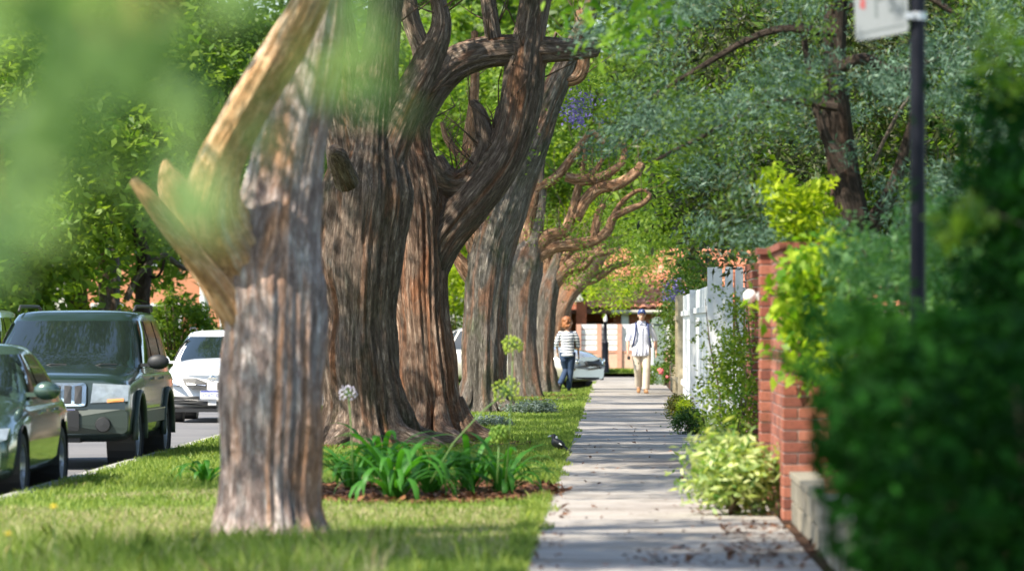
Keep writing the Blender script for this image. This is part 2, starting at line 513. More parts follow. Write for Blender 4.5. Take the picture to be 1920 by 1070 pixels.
# kerb: a row of concrete kerb lengths
kerb = empty('kerb'); tag(kerb, kind='structure')
km = MB().box((0, 0, 0), (0.15, 2.38, 0.17)).mesh('kerb_stone', KERBM)
for q in range(46):
    put('kerb_stone', km, kerb, (XK + 0.075, 24 + q * 2.4, -0.075))
far_kerb = MB().box((-12.9, 140, -0.075), (0.2, 330, 0.17)).build('far_kerb', KERBM); tag(far_kerb, kind='structure')
sheet('far_verge', -60, -13.0, -20, 320, 0.0, LAWN)
sheet('verge_lawn', XK + 0.15, XPL, -12, Y(74.4), 0.0, LAWN)
sheet('garden_ground', XPR, 60, -12, Y(74.4), 0.0, SOIL)
sheet('far_lawn', XK + 0.15, 60, Y(80.6), 300, 0.0, LAWN)
sheet('garden_lawn', 3.2, 60, -12, Y(74.0), 0.006, LAWN)
# footpath of cast slabs
fp = empty('footpath'); tag(fp, kind='structure')
sheet('path_bed', XPL, XPR, -12, Y(74.4), -0.006, PATHM)
smesh = []
for q in range(3):
    rng = np.random.RandomState(q)
    b = MB().box((0, 0, 0), (XPR - XPL - 0.01, 1.493, 0.05))
    me = b.mesh('slab', PATHM)
    smesh.append(me)
for q in range(96):
    y = -10 + q * 1.5
    if y > Y(D_END) + 2: break
    put('slab', smesh[q % 3], fp, ((XPL + XPR) / 2, y, -0.013 + random.uniform(-0.004, 0.004)),
        (random.uniform(-0.003, 0.003), random.uniform(-0.003, 0.003), 0))

# ------------------------------------------------------------------ grass
TR = {  # street trees: base pixel x, distance
    1: (505, 18.7), 2: (690, 33.0), 3: (812, 34.5), 4: (905, 45.0), 5: (985, 54.0), 6: (1022, 57.5), 7: (1046, 70.0)}
TB = {k: Vector((W(px, 700, d).x, Y(d), 0)) for k, (px, d) in TR.items()}

def in_bed(x, y):
    """the soil bed round the agapanthus and the two old trunks"""
    return ((x + 1.7) / 1.25) ** 2 + ((y - 42.0) / 3.0) ** 2 < 1

def blades(name, n, xr, yr, h, w, mat, seed, dens=None, cl=0.25, kind='stuff'):
    rng = np.random.RandomState(seed)
    x = rng.uniform(*xr, n)
    y = yr[0] + (yr[1] - yr[0]) * rng.uniform(0, 1, n) ** 1.7
    keep = np.ones(n, bool)
    keep &= ~(((x + 1.7) / 1.25) ** 2 + ((y - 42.0) / 3.0) ** 2 < 1)
    for t in TB.values():
        keep &= (x - t.x) ** 2 + (y - t.y) ** 2 > 0.36 ** 2
    if dens is not None: keep &= dens(x, y, rng)
    x, y = x[keep], y[keep]; n = len(x)
    a = rng.uniform(0, 6.28, n)
    hh = h * rng.uniform(0.45, 1.25, n); far = 1 + np.maximum(0, y - 35) / 44
    ww = w * rng.uniform(0.7, 1.3, n) * far
    lean = rng.normal(0, 0.45, (n, 2)) * hh[:, None]
    z0 = np.zeros(n)
    p = np.stack([x, y, z0], 1)
    s = np.stack([np.cos(a), np.sin(a) * 0.4, 0 * a], 1) * ww[:, None]
    mid = p + np.stack([lean[:, 0] * 0.35, lean[:, 1] * 0.35, hh * 0.6], 1)
    top = p + np.stack([lean[:, 0], lean[:, 1], hh], 1)
    V = np.stack([p - s, p + s, mid + s * 0.7, top, mid - s * 0.7], 1).reshape(-1, 3)
    F = np.arange(5 * n).reshape(n, 5)
    o = put(name, np_mesh(name, V, F, mat))
    return tag(o, kind=kind)

def pn(x, y, s, ph=0.0):
    return (np.sin(x * s + 1.3 * np.sin(y * s * 0.7 + ph)) + np.sin(y * s * 0.9 + 2.1 * np.sin(x * s * 0.6 + 1 + ph))) / 2
blades('verge_grass', 190000, (XK + 0.1, XPL + 0.05), (22, 128), 0.055, 0.0045, GRASSM, 1)
blades('dry_grass', 90000, (XK + 0.1, XPL + 0.03), (24, 45), 0.045, 0.004, STRAW, 2,
       dens=lambda x, y, r: (pn(x, y, 1.6) + 0.5 * pn(x, y, 5, 2) + np.where(np.abs(y - 34.0) < 4.0, 1.1, -0.25)) > 0.25)
blades('far_grass', 40000, (XK, 6), (Y(81), Y(92)), 0.12, 0.02, GRASSM, 3)
# the long unmown grass near the camera
blades('long_grass', 30000, (-4.9, -0.66), (20, 31.5), 0.19, 0.0045, GRASSM, 4, dens=lambda x, y, r: (pn(x, y, 3) > -0.35) & (x < -1.4 - 0.086 * (30 - y)) | (r.uniform(0, 1, len(x)) < 0.1))
blades('long_straw', 5000, (-4.4, -1.3), (20, 32), 0.20, 0.0035, STRAW, 5, dens=lambda x, y, r: pn(x, y, 3, 3) > 0.1)
blades('edge_grass', 7000, (XPL - 0.05, XPL + 0.13), (24, 122), 0.06, 0.005, GRASSM, 46, dens=lambda x, y, r: pn(x * 2, y, 2.3) > 0.25)
blades('edge_grass', 9000, (XPL - 0.14, XPL + 0.03), (24, 122), 0.08, 0.005, GRASSM, 6)

def litter(name, n, cx, cy, rx, ry, size, seed, z=0.012, mat=LITTER):
    rng = np.random.RandomState(seed)
    r = np.sqrt(rng.uniform(0, 1, n)) ** 0.8; t = rng.uniform(0, 6.28, n)
    P = np.stack([cx + rx * r * np.cos(t), cy + ry * r * np.sin(t), z + rng.uniform(0, 0.02, n)], 1)
    D = rng.normal(0, 1, (n, 3)); D[:, 2] *= 0.12
    V, F = leaf_arrays(P, size, 0.5, seed, up=2.5, D=D * 2, jitter=0.7)
    V[:, 2] = np.maximum(V[:, 2], 0.006)
    return tag(put(name, np_mesh(name, V, F, mat)), kind='stuff')

bedm = MB()
bedm.add([(-1.7 + 1.2 * math.cos(q / 32 * 6.283) * (1 + 0.06 * math.sin(q * 1.7)), 42 + 2.9 * math.sin(q / 32 * 6.283) * (1 + 0.05 * math.sin(q * 2.3)), 0.012) for q in range(32)], [tuple(range(32))])
tag(bedm.build('soil_bed', SOIL, recalc=False), kind='structure')
litter('leaf_litter', 2600, -1.65, 41.8, 1.25, 3.05, 0.075, 11)
litter('leaf_litter', 500, TB[1].x, TB[1].y - 0.1, 0.8, 0.9, 0.06, 19)
litter('path_litter', 260, 1.02, 31.8, 0.32, 3.5, 0.055, 12, 0.02)
litter('path_litter', 130, 0.55, 30.1, 0.5, 1.2, 0.055, 13, 0.02)
litter('path_litter', 260, 0.95, 40, 0.35, 9.5, 0.05, 14, 0.02)
litter('path_litter', 150, 0.3, 47.0, 0.7, 21, 0.045, 15, 0.02)
litter('path_litter', 90, -0.45, 33.0, 0.13, 8, 0.05, 16, 0.02)
litter('leaf_litter', 900, TB[2].x + 0.4, 58.0, 1.6, 2.2, 0.08, 17)
litter('leaf_litter', 700, TB[5].x + 0.2, 94, 1.0, 4.5, 0.09, 18)

# ------------------------------------------------------------------ street trees
BARK_STEM = pmat('stem_wood', (0.14, 0.09, 0.06), 0.9, var=0.4, vscale=20)
def px_path(d, pts):
    """pixel points (x, y, width[, dd]) at distance d -> points and radii"""
    P, R = [], []
    for p in pts:
        dd = d + (p[3] if len(p) > 3 else 0)
        P.append(W(p[0], p[1], dd)); R.append(p[2] / 2 * dd / F0)
    return P, R

def street_tree(k, label, trunk, limbs, mats, seg=56, step=0.08, rough=0.075, group='street trees along the verge'):
    d = TR[k][1]
    base = TB[k]
    t = empty('street_tree', base)
    tag(t, label, 'tree', group)
    P, R = px_path(d, trunk)
    P[0].z = min(P[0].z, -0.05)
    bark_obj('trunk', [bark_tube(P, R, seg, step, rough, k, flare=1.6, ridge=0.12 if k == 1 else 0.3)], mats[0], t, base)
    rr = random.Random(k); r0 = R[1]
    if 1 < k < 5:
        for q in range(6):
            a = q * 1.05 + rr.uniform(-0.3, 0.3); L = r0 * (rr.uniform(1.2, 1.55) if k == 1 else rr.uniform(1.6, 2.4))
            dv = Vector((math.cos(a), math.sin(a), 0)); sd_ = Vector((-math.sin(a), math.cos(a), 0)) * rr.uniform(-0.3, 0.3) * L
            pts = [base + dv * r0 * 0.62 + Vector((0, 0, 0.55)), base + dv * r0 * 0.90 + Vector((0, 0, 0.16)), base + dv * L * 0.75 + sd_ * 0.4 + Vector((0, 0, 0.03)), base + dv * L + sd_ + Vector((0, 0, -0.05))]
            bark_obj('root', [bark_tube(pts, [r0 * 0.12, r0 * 0.25, r0 * 0.17, r0 * 0.06], 22, 0.06, 0.1, k * 77 + q)], mats[0], t, base)
    for q, lb in enumerate(limbs):
        mt = mats[1]
        if isinstance(lb, tuple): lb, mt = lb
        P, R = px_path(d, lb)
        bark_obj('limb', [bark_tube(P, R, max(12, seg // 2), step, rough * 0.8, k * 31 + q)], mt, t, base)
    return t

t1 = street_tree(1, 'thick forked street tree nearest the camera, with tan peeling limbs and grey trunk',
    [(512, 1040, 262), (511, 1012, 232), (509, 975, 207), (508, 940, 195), (507, 880, 190), (508, 800, 186), (512, 700, 184), (514, 600, 182), (514, 530, 186), (519, 450, 172), (527, 370, 158), (538, 300, 140), (553, 240, 126), (572, 165, 110), (588, 80, 96), (602, -10, 86), (618, -130, 70), (620, -330, 40)],
    [([(490, 660, 70), (475, 570, 120), (436, 475, 142, -0.05), (398, 395, 112, -0.2), (408, 318, 88, -0.3), (446, 238, 82, -0.4), (496, 152, 80, -0.5), (544, 72, 76, -0.6), (584, 0, 68, -0.7), (640, -130, 54, -0.8), (700, -400, 30, -1.0)], BARK_TAN),
     ([(468, 650, 60), (446, 560, 110), (400, 465, 128), (352, 395, 108), (324, 350, 66), (312, 318, 34), (310, 300, 12)], BARK_TAN),
     ([(450, 600, 40, -0.1), (420, 545, 50, -0.12), (365, 480, 46, -0.2), (310, 415, 40, -0.3), (272, 365, 30, -0.35), (250, 338, 20, -0.35)], BARK_TAN),
     ([(545, 330, 80, 0.1), (588, 240, 54, 0.2), (618, 150, 40, 0.3), (632, 40, 34, 0.4), (640, -150, 24, 0.5)], BARK_GREY)],
    (BARK_NEAR, BARK_TAN), seg=132, step=0.045, rough=0.07)
t2 = street_tree(2, 'broad dark brown street tree directly behind the forked grey one, wide flared base',
    [(690, 856, 215), (689, 830, 182), (686, 790, 166), (682, 750, 156), (677, 700, 150), (673, 600, 150), (674, 500, 158), (680, 420, 165), (688, 350, 160), (694, 270, 130), (700, 200, 96), (712, 100, 70), (722, 0, 56), (730, -160, 30)],
    [[(675, 380, 110), (655, 280, 92), (642, 180, 78), (634, 60, 66), (620, -80, 50), (600, -300, 30)],
     [(705, 370, 100), (722, 290, 86), (760, 200, 70), (800, 120, 56), (826, 55, 40), (820, 0, 30), (790, -60, 26)],
     [(670, 320, 90, 0.4), (690, 230, 70, 0.6), (710, 120, 52, 0.8), (735, 20, 40, 0.8), (760, -120, 30, 1)],
     [(650, 340, 50, -0.6), (630, 290, 36, -0.9), (622, 282, 14, -1.0)]],
    (BARK_OLD, BARK_OLD), seg=160, step=0.06, rough=0.085)
t3 = street_tree(3, 'reddish street tree with an arching limb that loops over the lawn beside the path',
    [(815, 850, 190), (814, 826, 152), (811, 795, 132), (806, 740, 116), (800, 680, 110), (793, 600, 102), (789, 540, 104), (788, 470, 110), (784, 400, 118), (777, 330, 104), (770, 280, 84), (772, 230, 70), (790, 190, 50)],
    [[(784, 390, 104), (766, 300, 84), (768, 235, 76), (800, 172, 72), (850, 122, 66), (905, 100, 60), (960, 94, 60), (1010, 94, 52), (1065, 94, 42), (1120, 92, 30)],
     [(798, 520, 74), (828, 450, 82), (880, 385, 86), (932, 318, 80), (964, 250, 76), (978, 180, 72), (986, 110, 72), (998, 40, 64), (1010, -40, 54), (1030, -200, 40)],
     [(806, 300, 60), (824, 338, 72), (862, 346, 62), (892, 318, 46), (908, 270, 36), (900, 215, 26), (886, 190, 14)],
     [(895, 318, 30), (915, 280, 26), (930, 240, 20), (936, 200, 10)],
     [(930, 98, 34), (922, 50, 30), (915, 0, 28), (905, -80, 22)],
     [(798, 150, 40), (790, 90, 36), (770, 30, 34), (760, -60, 26)]],
    (BARK_RED, BARK_OLD), seg=144, step=0.06, rough=0.08)
t4 = street_tree(4, 'grey green street tree leaning towards the path, fourth along the row',
    [(905, 790, 126), (906, 768, 106), (906, 735, 92), (907, 680, 86), (909, 600, 82), (915, 520, 84), (928, 450, 88), (950, 380, 90), (975, 315, 82), (1005, 245, 66), (1030, 190, 52), (1052, 140, 44), (1075, 90, 36), (1110, 10, 30), (1140, -100, 20)],
    [[(912, 500, 50), (888, 440, 40), (876, 370, 32), (878, 300, 28), (882, 240, 24), (890, 160, 18), (890, 60, 14)],
     [(882, 330, 20), (860, 290, 16), (838, 262, 12), (828, 230, 8)],
     [(1050, 150, 30), (1085, 140, 30), (1094, 90, 26), (1090, 20, 20)],
     ([(900, 530, 46), (866, 495, 26), (852, 470, 14)], BARK_ORANGE)],
    (BARK_GREY, BARK_ORANGE), seg=110, step=0.08, rough=0.07)
t5 = street_tree(5, 'pollarded street tree with bare orange limbs reaching over the path',
    [(985, 762, 96), (984, 745, 76), (982, 700, 62), (979, 640, 56), (980, 570, 56), (986, 510, 60), (994, 470, 48), (1004, 440, 32), (1012, 405, 22), (1016, 370, 16), (1014, 330, 12), (1020, 290, 8)],
    [[(988, 480, 36), (990, 430, 28), (996, 390, 24), (1003, 360, 20)],
     [(986, 372, 14), (1010, 352, 18), (1042, 333, 18), (1072, 296, 16), (1092, 268, 14), (1108, 248, 12), (1122, 256, 10), (1134, 270, 8)],
     [(990, 495, 40), (1018, 452, 34), (1040, 440, 26), (1060, 432, 22), (1074, 396, 18), (1082, 360, 15), (1086, 338, 12)],
     [(1005, 480, 30), (1040, 462, 26), (1080, 458, 24), (1116, 450, 20), (1140, 432, 18), (1150, 408, 16), (1176, 394, 13), (1200, 384, 11), (1216, 372, 10), (1218, 362, 8), (1208, 356, 6)],
     [(1080, 412, 20), (1098, 378, 22), (1122, 354, 22), (1160, 345, 22), (1190, 326, 20), (1204, 308, 16)],
     [(1060, 332, 18), (1090, 338, 22), (1124, 334, 20), (1146, 322, 16), (1164, 308, 13), (1172, 286, 11), (1168, 272, 8)],
     [(1112, 448, 18), (1118, 420, 17), (1124, 396, 15), (1134, 384, 9)],
     [(1100, 335, 14), (1118, 318, 12), (1130, 298, 8)],
     [(1090, 330, 11), (1096, 300, 10), (1096, 276, 7)],
     [(1150, 405, 12), (1165, 380, 9), (1190, 360, 8), (1205, 356, 6)]],
    (BARK_GREY, BARK_ORANGE), seg=48, step=0.08, rough=0.06)
t6 = street_tree(6, 'sixth street tree, narrow trunk mostly hidden behind the pollarded one',
    [(1022, 742, 70), (1021, 720, 50), (1020, 680, 42), (1020, 600, 42), (1026, 550, 46), (1036, 515, 34), (1046, 485, 22), (1050, 450, 15), (1046, 420, 10)],
    [[(1035, 530, 34), (1062, 500, 26), (1090, 482, 20), (1120, 476, 14), (1150, 470, 10)],
     [(1040, 520, 26), (1060, 480, 20), (1068, 460, 16), (1062, 430, 12)],
     [(1050, 510, 20), (1090, 500, 18), (1112, 478, 14), (1134, 458, 10)],
     [(1030, 540, 26), (1024, 490, 20), (1030, 450, 14)]],
    (BARK_GREY, BARK_ORANGE), seg=40, step=0.1, rough=0.06)
t7 = street_tree(7, 'farthest reddish street tree arching over beside the brick house',
    [(1046, 722, 56), (1044, 690, 40), (1043, 640, 34), (1048, 595, 36), (1066, 555, 34), (1092, 525, 28), (1116, 500, 22), (1136, 470, 16)],
    [[(1056, 570, 26), (1080, 520, 20), (1090, 490, 15), (1112, 462, 10)],
     [(1088, 530, 20), (1120, 520, 17), (1150, 500, 13), (1180, 492, 8)],
     [(1050, 585, 22), (1060, 530, 18), (1056, 495, 12)]],
    (BARK_RED, BARK_ORANGE), seg=32, step=0.12, rough=0.05)

# leafy shoots on the pollarded limbs
for t, d, n, bx, sd in ((t4, 45, 26, (860, 200, 1000, 420), 1), (t5, 54, 70, (985, 225, 1235, 470), 2), (t6, 57.5, 46, (1010, 400, 1180, 540), 3), (t7, 70, 60, (1040, 440, 1230, 560), 4)):
    rg = np.random.RandomState(600 + sd); C = np.array([tuple(W(rg.uniform(bx[0], bx[2]), rg.uniform(bx[1], bx[3]), rg.uniform(d - 0.5, d + 2.5))) for _ in range(n)])
    k = np.repeat(np.arange(n), 34)
    P = C[k] + rg.normal(0, 0.13, (len(k), 3))
    V, F = leaf_arrays(P, 0.085, 0.4, 610 + sd, droop=0.3)
    put('shoots', np_mesh('shoot_leaves', V - np.array(tuple(TB[{1: 4, 2: 5, 3: 6, 4: 7}[sd]])), F, LEAF_BG), t)
# fine twigs on the limbs
def twigs(t, mat, n, seed, L=(0.35, 0.9), r=0.010, minz=2.6):
    rg = np.random.RandomState(seed); b = MB(); base = Vector(t.location)
    limbs = [o for o in t.children if o.name.startswith('limb')]
    for q in range(n):
        me = limbs[rg.randint(len(limbs))].data; nv = len(me.vertices)
        v = me.vertices[int(nv * rg.uniform(0.25, 0.98))]
        p = v.co.copy()
        if p.z < minz: continue
        d = (v.normal * 0.7 + Vector((rg.normal(0, 0.4), rg.normal(0, 0.4), rg.uniform(0.2, 1.1)))).normalized()
        l = rg.uniform(*L); m = p + d * l * 0.5 + Vector((rg.normal(0, 0.06), rg.normal(0, 0.06), 0.03)); e = m + (d + Vector((rg.normal(0, .4), rg.normal(0, .4), .3))).normalized() * l * 0.5
        b.tube([p - d * 0.03, m, e], [r, r * 0.65, r * 0.25], 5)
        f = m + (d + Vector((rg.normal(0, .8), rg.normal(0, .8), rg.normal(0, .5)))).normalized() * l * 0.35
        b.tube([m, f], [r * 0.5, r * 0.2], 4)
    tag(b.build('twigs', mat, t, smooth='all'), kind='stuff')
twigs(t5, BARK_STEM, 90, 1); twigs(t6, BARK_STEM, 60, 2); twigs(t7, BARK_STEM, 60, 3, minz=2.2); twigs(t4, BARK_STEM, 50, 4); twigs(t3, BARK_STEM, 60, 5, (0.3, 0.8), 0.012, 3.2); twigs(t2, BARK_STEM, 40, 6, (0.3, 0.8), 0.012, 4.0)
# crowns of the row, several added along it to shade path and trunks: two leaf meshes shared by all (leaves of about 9 cm in clumps)
def crown_mesh(name, n, rad, ncl, clr, size, mat, seed, shell=0.45, zcut=-1.0, droop=0.35, aspect=0.42):
    P = crown_points(n, rad, ncl, clr, seed, shell, zcut)
    V, F = leaf_arrays(P, size, aspect, seed + 1, up=0.4, droop=droop)
    return np_mesh(name, V, F, mat)
CR1 = crown_mesh('crown_leaves', 25000, (3.4, 3.8, 2.3), 44, 0.62, 0.12, LEAF_ROW, 21)
CR2 = crown_mesh('crown_leaves', 25000, (3.6, 3.4, 2.1), 42, 0.62, 0.12, LEAF_ROW, 22)
CR3 = crown_mesh('crown_leaves', 15000, (3.2, 3.2, 1.6), 34, 0.62, 0.13, LEAF_ROW, 23)  # sparse crown, added overhead to throw dappled shade on the path
for t, offs in ((t1, [(-3.2, -9.0, 8.0, 0), (-1.6, -4.4, 7.4, 2), (-4.0, 6.5, 8.2, 2)]),
                (t2, [(-2.3, -13.5, 8.2, 2), (-1.4, -6.5, 8.4, 2), (-2.6, -9.0, 8.6, 2), (-3.4, -3.2, 8.4, 0), (-0.6, 1.0, 10.2, 1), (-3.6, 4.0, 9.4, 0)]),
                (t3, [(1.0, -1.0, 10.2, 1), (-2.0, 8.5, 10.2, 0)]),
                (t4, [(-2.4, -10.0, 9.8, 2), (-2.2, -4.5, 10.2, 1), (0.8, 1.0, 11.2, 0), (-3.4, 5.5, 10.4, 2)]),
                (t5, [(-2.6, -4.5, 11.4, 0), (-0.4, 1.5, 12.0, 1)]),
                (t6, [(-2.4, -1.0, 12.2, 0), (-0.3, 5.5, 12.4, 2)]),
                (t7, [(-2.6, -7.0, 12.8, 1), (0.0, 1.0, 12.6, 0)])):
    for ox, oy, oz, q in offs:
        put('crown', (CR1, CR2, CR3)[q], t, (ox, oy, oz), (0, 0, ox * 2 + oy), (1.05, 1.1, 1.0))

# the street tree beside the camera: its leaves hang, out of focus, into the upper left
def near_tree():
    base = Vector((-3.4, 8.0, 0))
    t = empty('street_tree', base)
    tag(t, 'street tree beside the camera whose hanging leaves blur across the upper left', 'tree', 'street trees along the verge')
    bark_obj('trunk', [bark_tube([base + Vector(p) for p in ((0, 0, -0.05), (0, 0, 1), (0.05, 0, 2.4), (0.1, 0, 3.6), (0.1, 0, 5.2))], [0.42, 0.33, 0.31, 0.3, 0.15], 48, 0.1, 0.08, 77, 1.5)], BARK_NEAR, t, base)
    P = [base + Vector(p) for p in ((0.05, 0, 2.3), (0.9, -1.0, 3.2), (1.9, -2.2, 3.4), (2.5, -3.2, 3.1))]
    bark_obj('limb', [bark_tube(P, [0.16, 0.11, 0.06, 0.03], 20, 0.1, 0.06, 78)], BARK_TAN, t, base)
    rng = np.random.RandomState(5)
    pts = []
    # leaf sprays hanging from the limb end
    while len(pts) < 720:
        px, py, d = rng.uniform(-250, 760), rng.uniform(-320, 560), rng.uniform(1.9, 3.6)
        lim = 1.0 - max(0, px) / 760 * 0.5 - max(0, py) / 470 * 0.85
        if abs(px - (562 - 0.52 * py)) < 75 and py < 360: lim *= 0.22
        if 590 < px: lim -= 0.12
        if px < 380: lim += 0.12
        if 120 < px < 330 and 150 < py < 330: lim *= 0.6
        if 470 < px and 30 < py: lim += 0.06 - 0.0006 * abs(py - 170)
        if rng.uniform() < max(0.0, lim) * (0.6 + 0.75 * math.sin(px * 0.017 + 1.5 * math.sin(py * 0.011)) * math.cos(py * 0.021 + px * 0.004)):
            pts.append(W(px, py, d))
    tw = MB(); lp = P[-1] - base
    for q in range(16):
        e = pts[q * 36] - base
        tw.tube([P[2 + q % 2] - base, (lp + e) / 2 + Vector((0, 0, 0.25)), e], [0.008, 0.005, 0.002], 5)
    tw.build('twigs', BARK_TAN, t)
    V, F = leaf_arrays(np.array([tuple(p) for p in pts]), 0.062, 0.5, 91, up=0.2, droop=0.5)
    V -= np.array(tuple(base))[None]
    put('hanging_leaves', np_mesh('hanging_leaves', V, F, LEAF_NEAR), t)
    put('crown', CR1, t, (-0.2, 10.0, 7.8), (0, 0, 2.2), (1.05, 1.0, 1.0))  # unseen crowns added well off the trunk to shade path and hedge
    put('crown', CR3, t, (-0.9, 17.5, 7.3), (0, 0, 0.8), (1.0, 1.0, 1.0))  # sparse one added overhead to break up sun on the near path
    put('crown', CR2, t, (-0.5, 4.5, 7.4), (0, 0, 2.9), (1.0, 1.1, 1.0))
    put('crown', CR2, t, (2.4, 0.6, 7.6), (0, 0, 0.4), (1.0, 1.0, 0.9))
near_tree()

blades('long_grass', 1100, (TB[1].x - 0.75, TB[1].x + 0.75), (TB[1].y - 1.3, TB[1].y - 0.3), 0.10, 0.0045, GRASSM, 44)
def masked_leaves(n_cl, per, box, d_rng, keep, r, size, aspect, seed, up=0.4, droop=0.0, flat=0.75):
    """clusters of leaves: centres drawn over a window of the place between two distances"""
    rng = np.random.RandomState(seed)
    C = []
    while len(C) < n_cl:
        px, py = rng.uniform(box[0], box[2]), rng.uniform(box[1], box[3])
        if keep(px, py, rng):
            C.append(tuple(W(px, py, rng.uniform(*d_rng))))
    C = np.array(C)
    k = np.repeat(np.arange(n_cl), per)
    sz = rng.uniform(0.6, 1.4, n_cl) * r
    P = C[k] + rng.normal(0, 0.5, (len(k), 3)) * sz[k][:, None] * np.array([1, 1, flat])
    ax = rng.normal(0, 1, (n_cl, 3)); ax[:, 2] -= 0.2
    ax /= np.linalg.norm(ax, axis=1)[:, None]
    V, F = leaf_arrays(P, size, aspect, seed + 1, up=up, droop=droop, D=ax[k] * 0.9)
    return V, F

# ------------------------------------------------------------------ trees in the background
BG = [crown_mesh('background_crown', 26000, (4.2, 4.2, 4.0), 95, 0.9, 0.27, LEAF_BG, 31, 0.4, -0.9, 0.2),
      crown_mesh('background_crown', 26000, (4.4, 4.0, 4.2), 85, 1.0, 0.27, LEAF_BG2, 32, 0.4, -0.9, 0.2),
      crown_mesh('background_crown', 24000, (4.2, 4.4, 3.8), 105, 0.8, 0.24, LEAF_LIME, 33, 0.5, -0.9, 0.2)]
def trunk_mesh(name, h, r, n, seed, mat, lean=0.3, spread=0.35):
    rng = np.random.RandomState(seed)
    parts = [bark_tube([(0, 0, -0.1), (0, 0, h * 0.25), (lean * 0.4, 0, h * 0.5), (lean, 0.1, h * 0.9)], [r * 1.3, r, r * 0.85, r * 0.4], 16, 0.25, 0.06, seed, 1)]
    for q in range(n):
        a = q * 2.4 + rng.uniform(0, 1); z0 = h * rng.uniform(0.35, 0.6)
        L = h * spread
        parts.append(bark_tube([(0.1, 0, z0), (0.4 * L * math.cos(a), 0.4 * L * math.sin(a), z0 + 0.25 * L), (L * math.cos(a), L * math.sin(a), z0 + 0.9 * L)], [r * 0.5, r * 0.36, r * 0.12], 10, 0.25, 0.05, seed + q))
    V = np.vstack([p[0] for p in parts]); F, b = [], 0
    for p in parts: F.append(p[1] + b); b += len(p[0])
    me = np_mesh(name, V, np.vstack(F), mat)
    at = me.attributes.new('bark', 'FLOAT_VECTOR', 'POINT'); at.data.foreach_set('vector', np.vstack([p[2] for p in parts]).astype(np.float32).ravel())
    me.polygons.foreach_set('use_smooth', np.ones(len(me.polygons), bool))
    return me
TRK = [trunk_mesh('background_trunk', 8.0, 0.26, 5, 41, BARK_DARK), trunk_mesh('background_trunk', 8.0, 0.22, 6, 42, BARK_GREY)]

def bg_tree(x, y, zc, s, q, label, group, rot=0.0, sz=1.0, name='background_tree'):
    t = empty(name, (x, Y(y), 0), rot)
    tag(t, label, 'tree', group)
    put('trunk', TRK[q % 2], t, (0, 0, 0), (0, 0, 0), (s * 0.9, s * 0.9, (zc + 1) / 8.0))
    put('crown', BG[q], t, (0, 0, zc), (0, 0, rot * 2.3), (s, s, s * sz))
    return t
L1 = ['leafy tree across the road directly behind the dark four wheel drive', 'bushy green tree across the road at the left edge beside the lamp post', 'bright green tree across the road above the long yellow green hedge',
      'bright green tree beyond the lamp post at the far left edge', 'bright tall tree across the road above the orange brick house', 'bright green tree seen between the forked trunk and the dark flared trunk',
      'large dark tree at the back left beyond the lamp post']
G1 = 'trees across the road'
for i, (x, y, zc, s, q) in enumerate([(-14.5, 62, 6.2, 1.15, 0), (-21, 66, 6.0, 1.3, 0), (-16.5, 76, 7.5, 1.5, 0), (-27, 72, 7, 1.5, 0),
                                      (-17.5, 88, 8, 1.5, 0), (-9.5, 104, 8.5, 1.5, 0), (-25, 92, 9, 1.8, 1)]):
    bg_tree(x, y, zc, s, q, L1[i], G1, i * 0.9)
L2 = ['bright green tree showing through the loop of the arching limb', 'bright green tree behind the left half of the terracotta roof', 'bright green tree behind the right half of the terracotta roof',
      'darker tree behind the terracotta roof, far to the right behind the conifer', 'tall bright tree far behind the pollarded orange limbs', 'tall dark tree far behind the brick house, above the roof ridge',
      'tall dark tree far behind the reddish street tree with the arching limb', 'dark tree farthest right behind the conifer foliage', 'lime green low tree behind the gap between the leaning grey trunk and its neighbour']
G2 = 'trees behind the brick house'
for i, (x, y, zc, s, q) in enumerate([(-4.5, 112, 8.5, 1.5, 0), (3.5, 116, 9.5, 1.6, 0), (9.5, 108, 9, 1.6, 0), (16, 112, 9, 1.7, 1), (-1, 130, 14, 1.9, 0), (9, 130, 15, 2.0, 1), (-9, 122, 14, 2.0, 1), (22, 104, 8, 1.6, 1), (-3.4, 96, 4.6, 0.85, 2)]):
    bg_tree(x, y, zc, s, q, L2[i], G2, i * 1.3 + 0.5)
# the spreading tree over the path end, bright in the sun
j = bg_tree(8.6, 79.5, 6.8, 0.8, 2, 'lime green spreading tree above the end of the path, in front of the tiled roof', None, 0.4, 0.75, 'street_tree')
j2 = bg_tree(-3.6, 86, 7.4, 0.9, 0, 'green tree at the far corner beyond the last trunk of the row', None, 1.4, 0.9, 'street_tree')
j3 = bg_tree(4.6, 62.0, 5.6, 0.9, 0, 'leafy green garden tree behind the white fence', None, 2.4, 0.9, 'garden_tree')
j4 = bg_tree(7.2, 46.0, 6.0, 1.0, 1, 'dark green garden tree far behind the blue grey conifer', None, 0.9, 1.0, 'garden_tree')
j5 = bg_tree(5.4, 33.0, 5.2, 0.85, 1, 'deep green garden tree close behind the conifer trunk', None, 0.2, 1.0, 'garden_tree')
j6 = bg_tree(8.8, 30.0, 4.2, 1.0, 1, 'deep green garden tree at the far right edge behind the conifer', None, 1.8, 1.0, 'garden_tree')

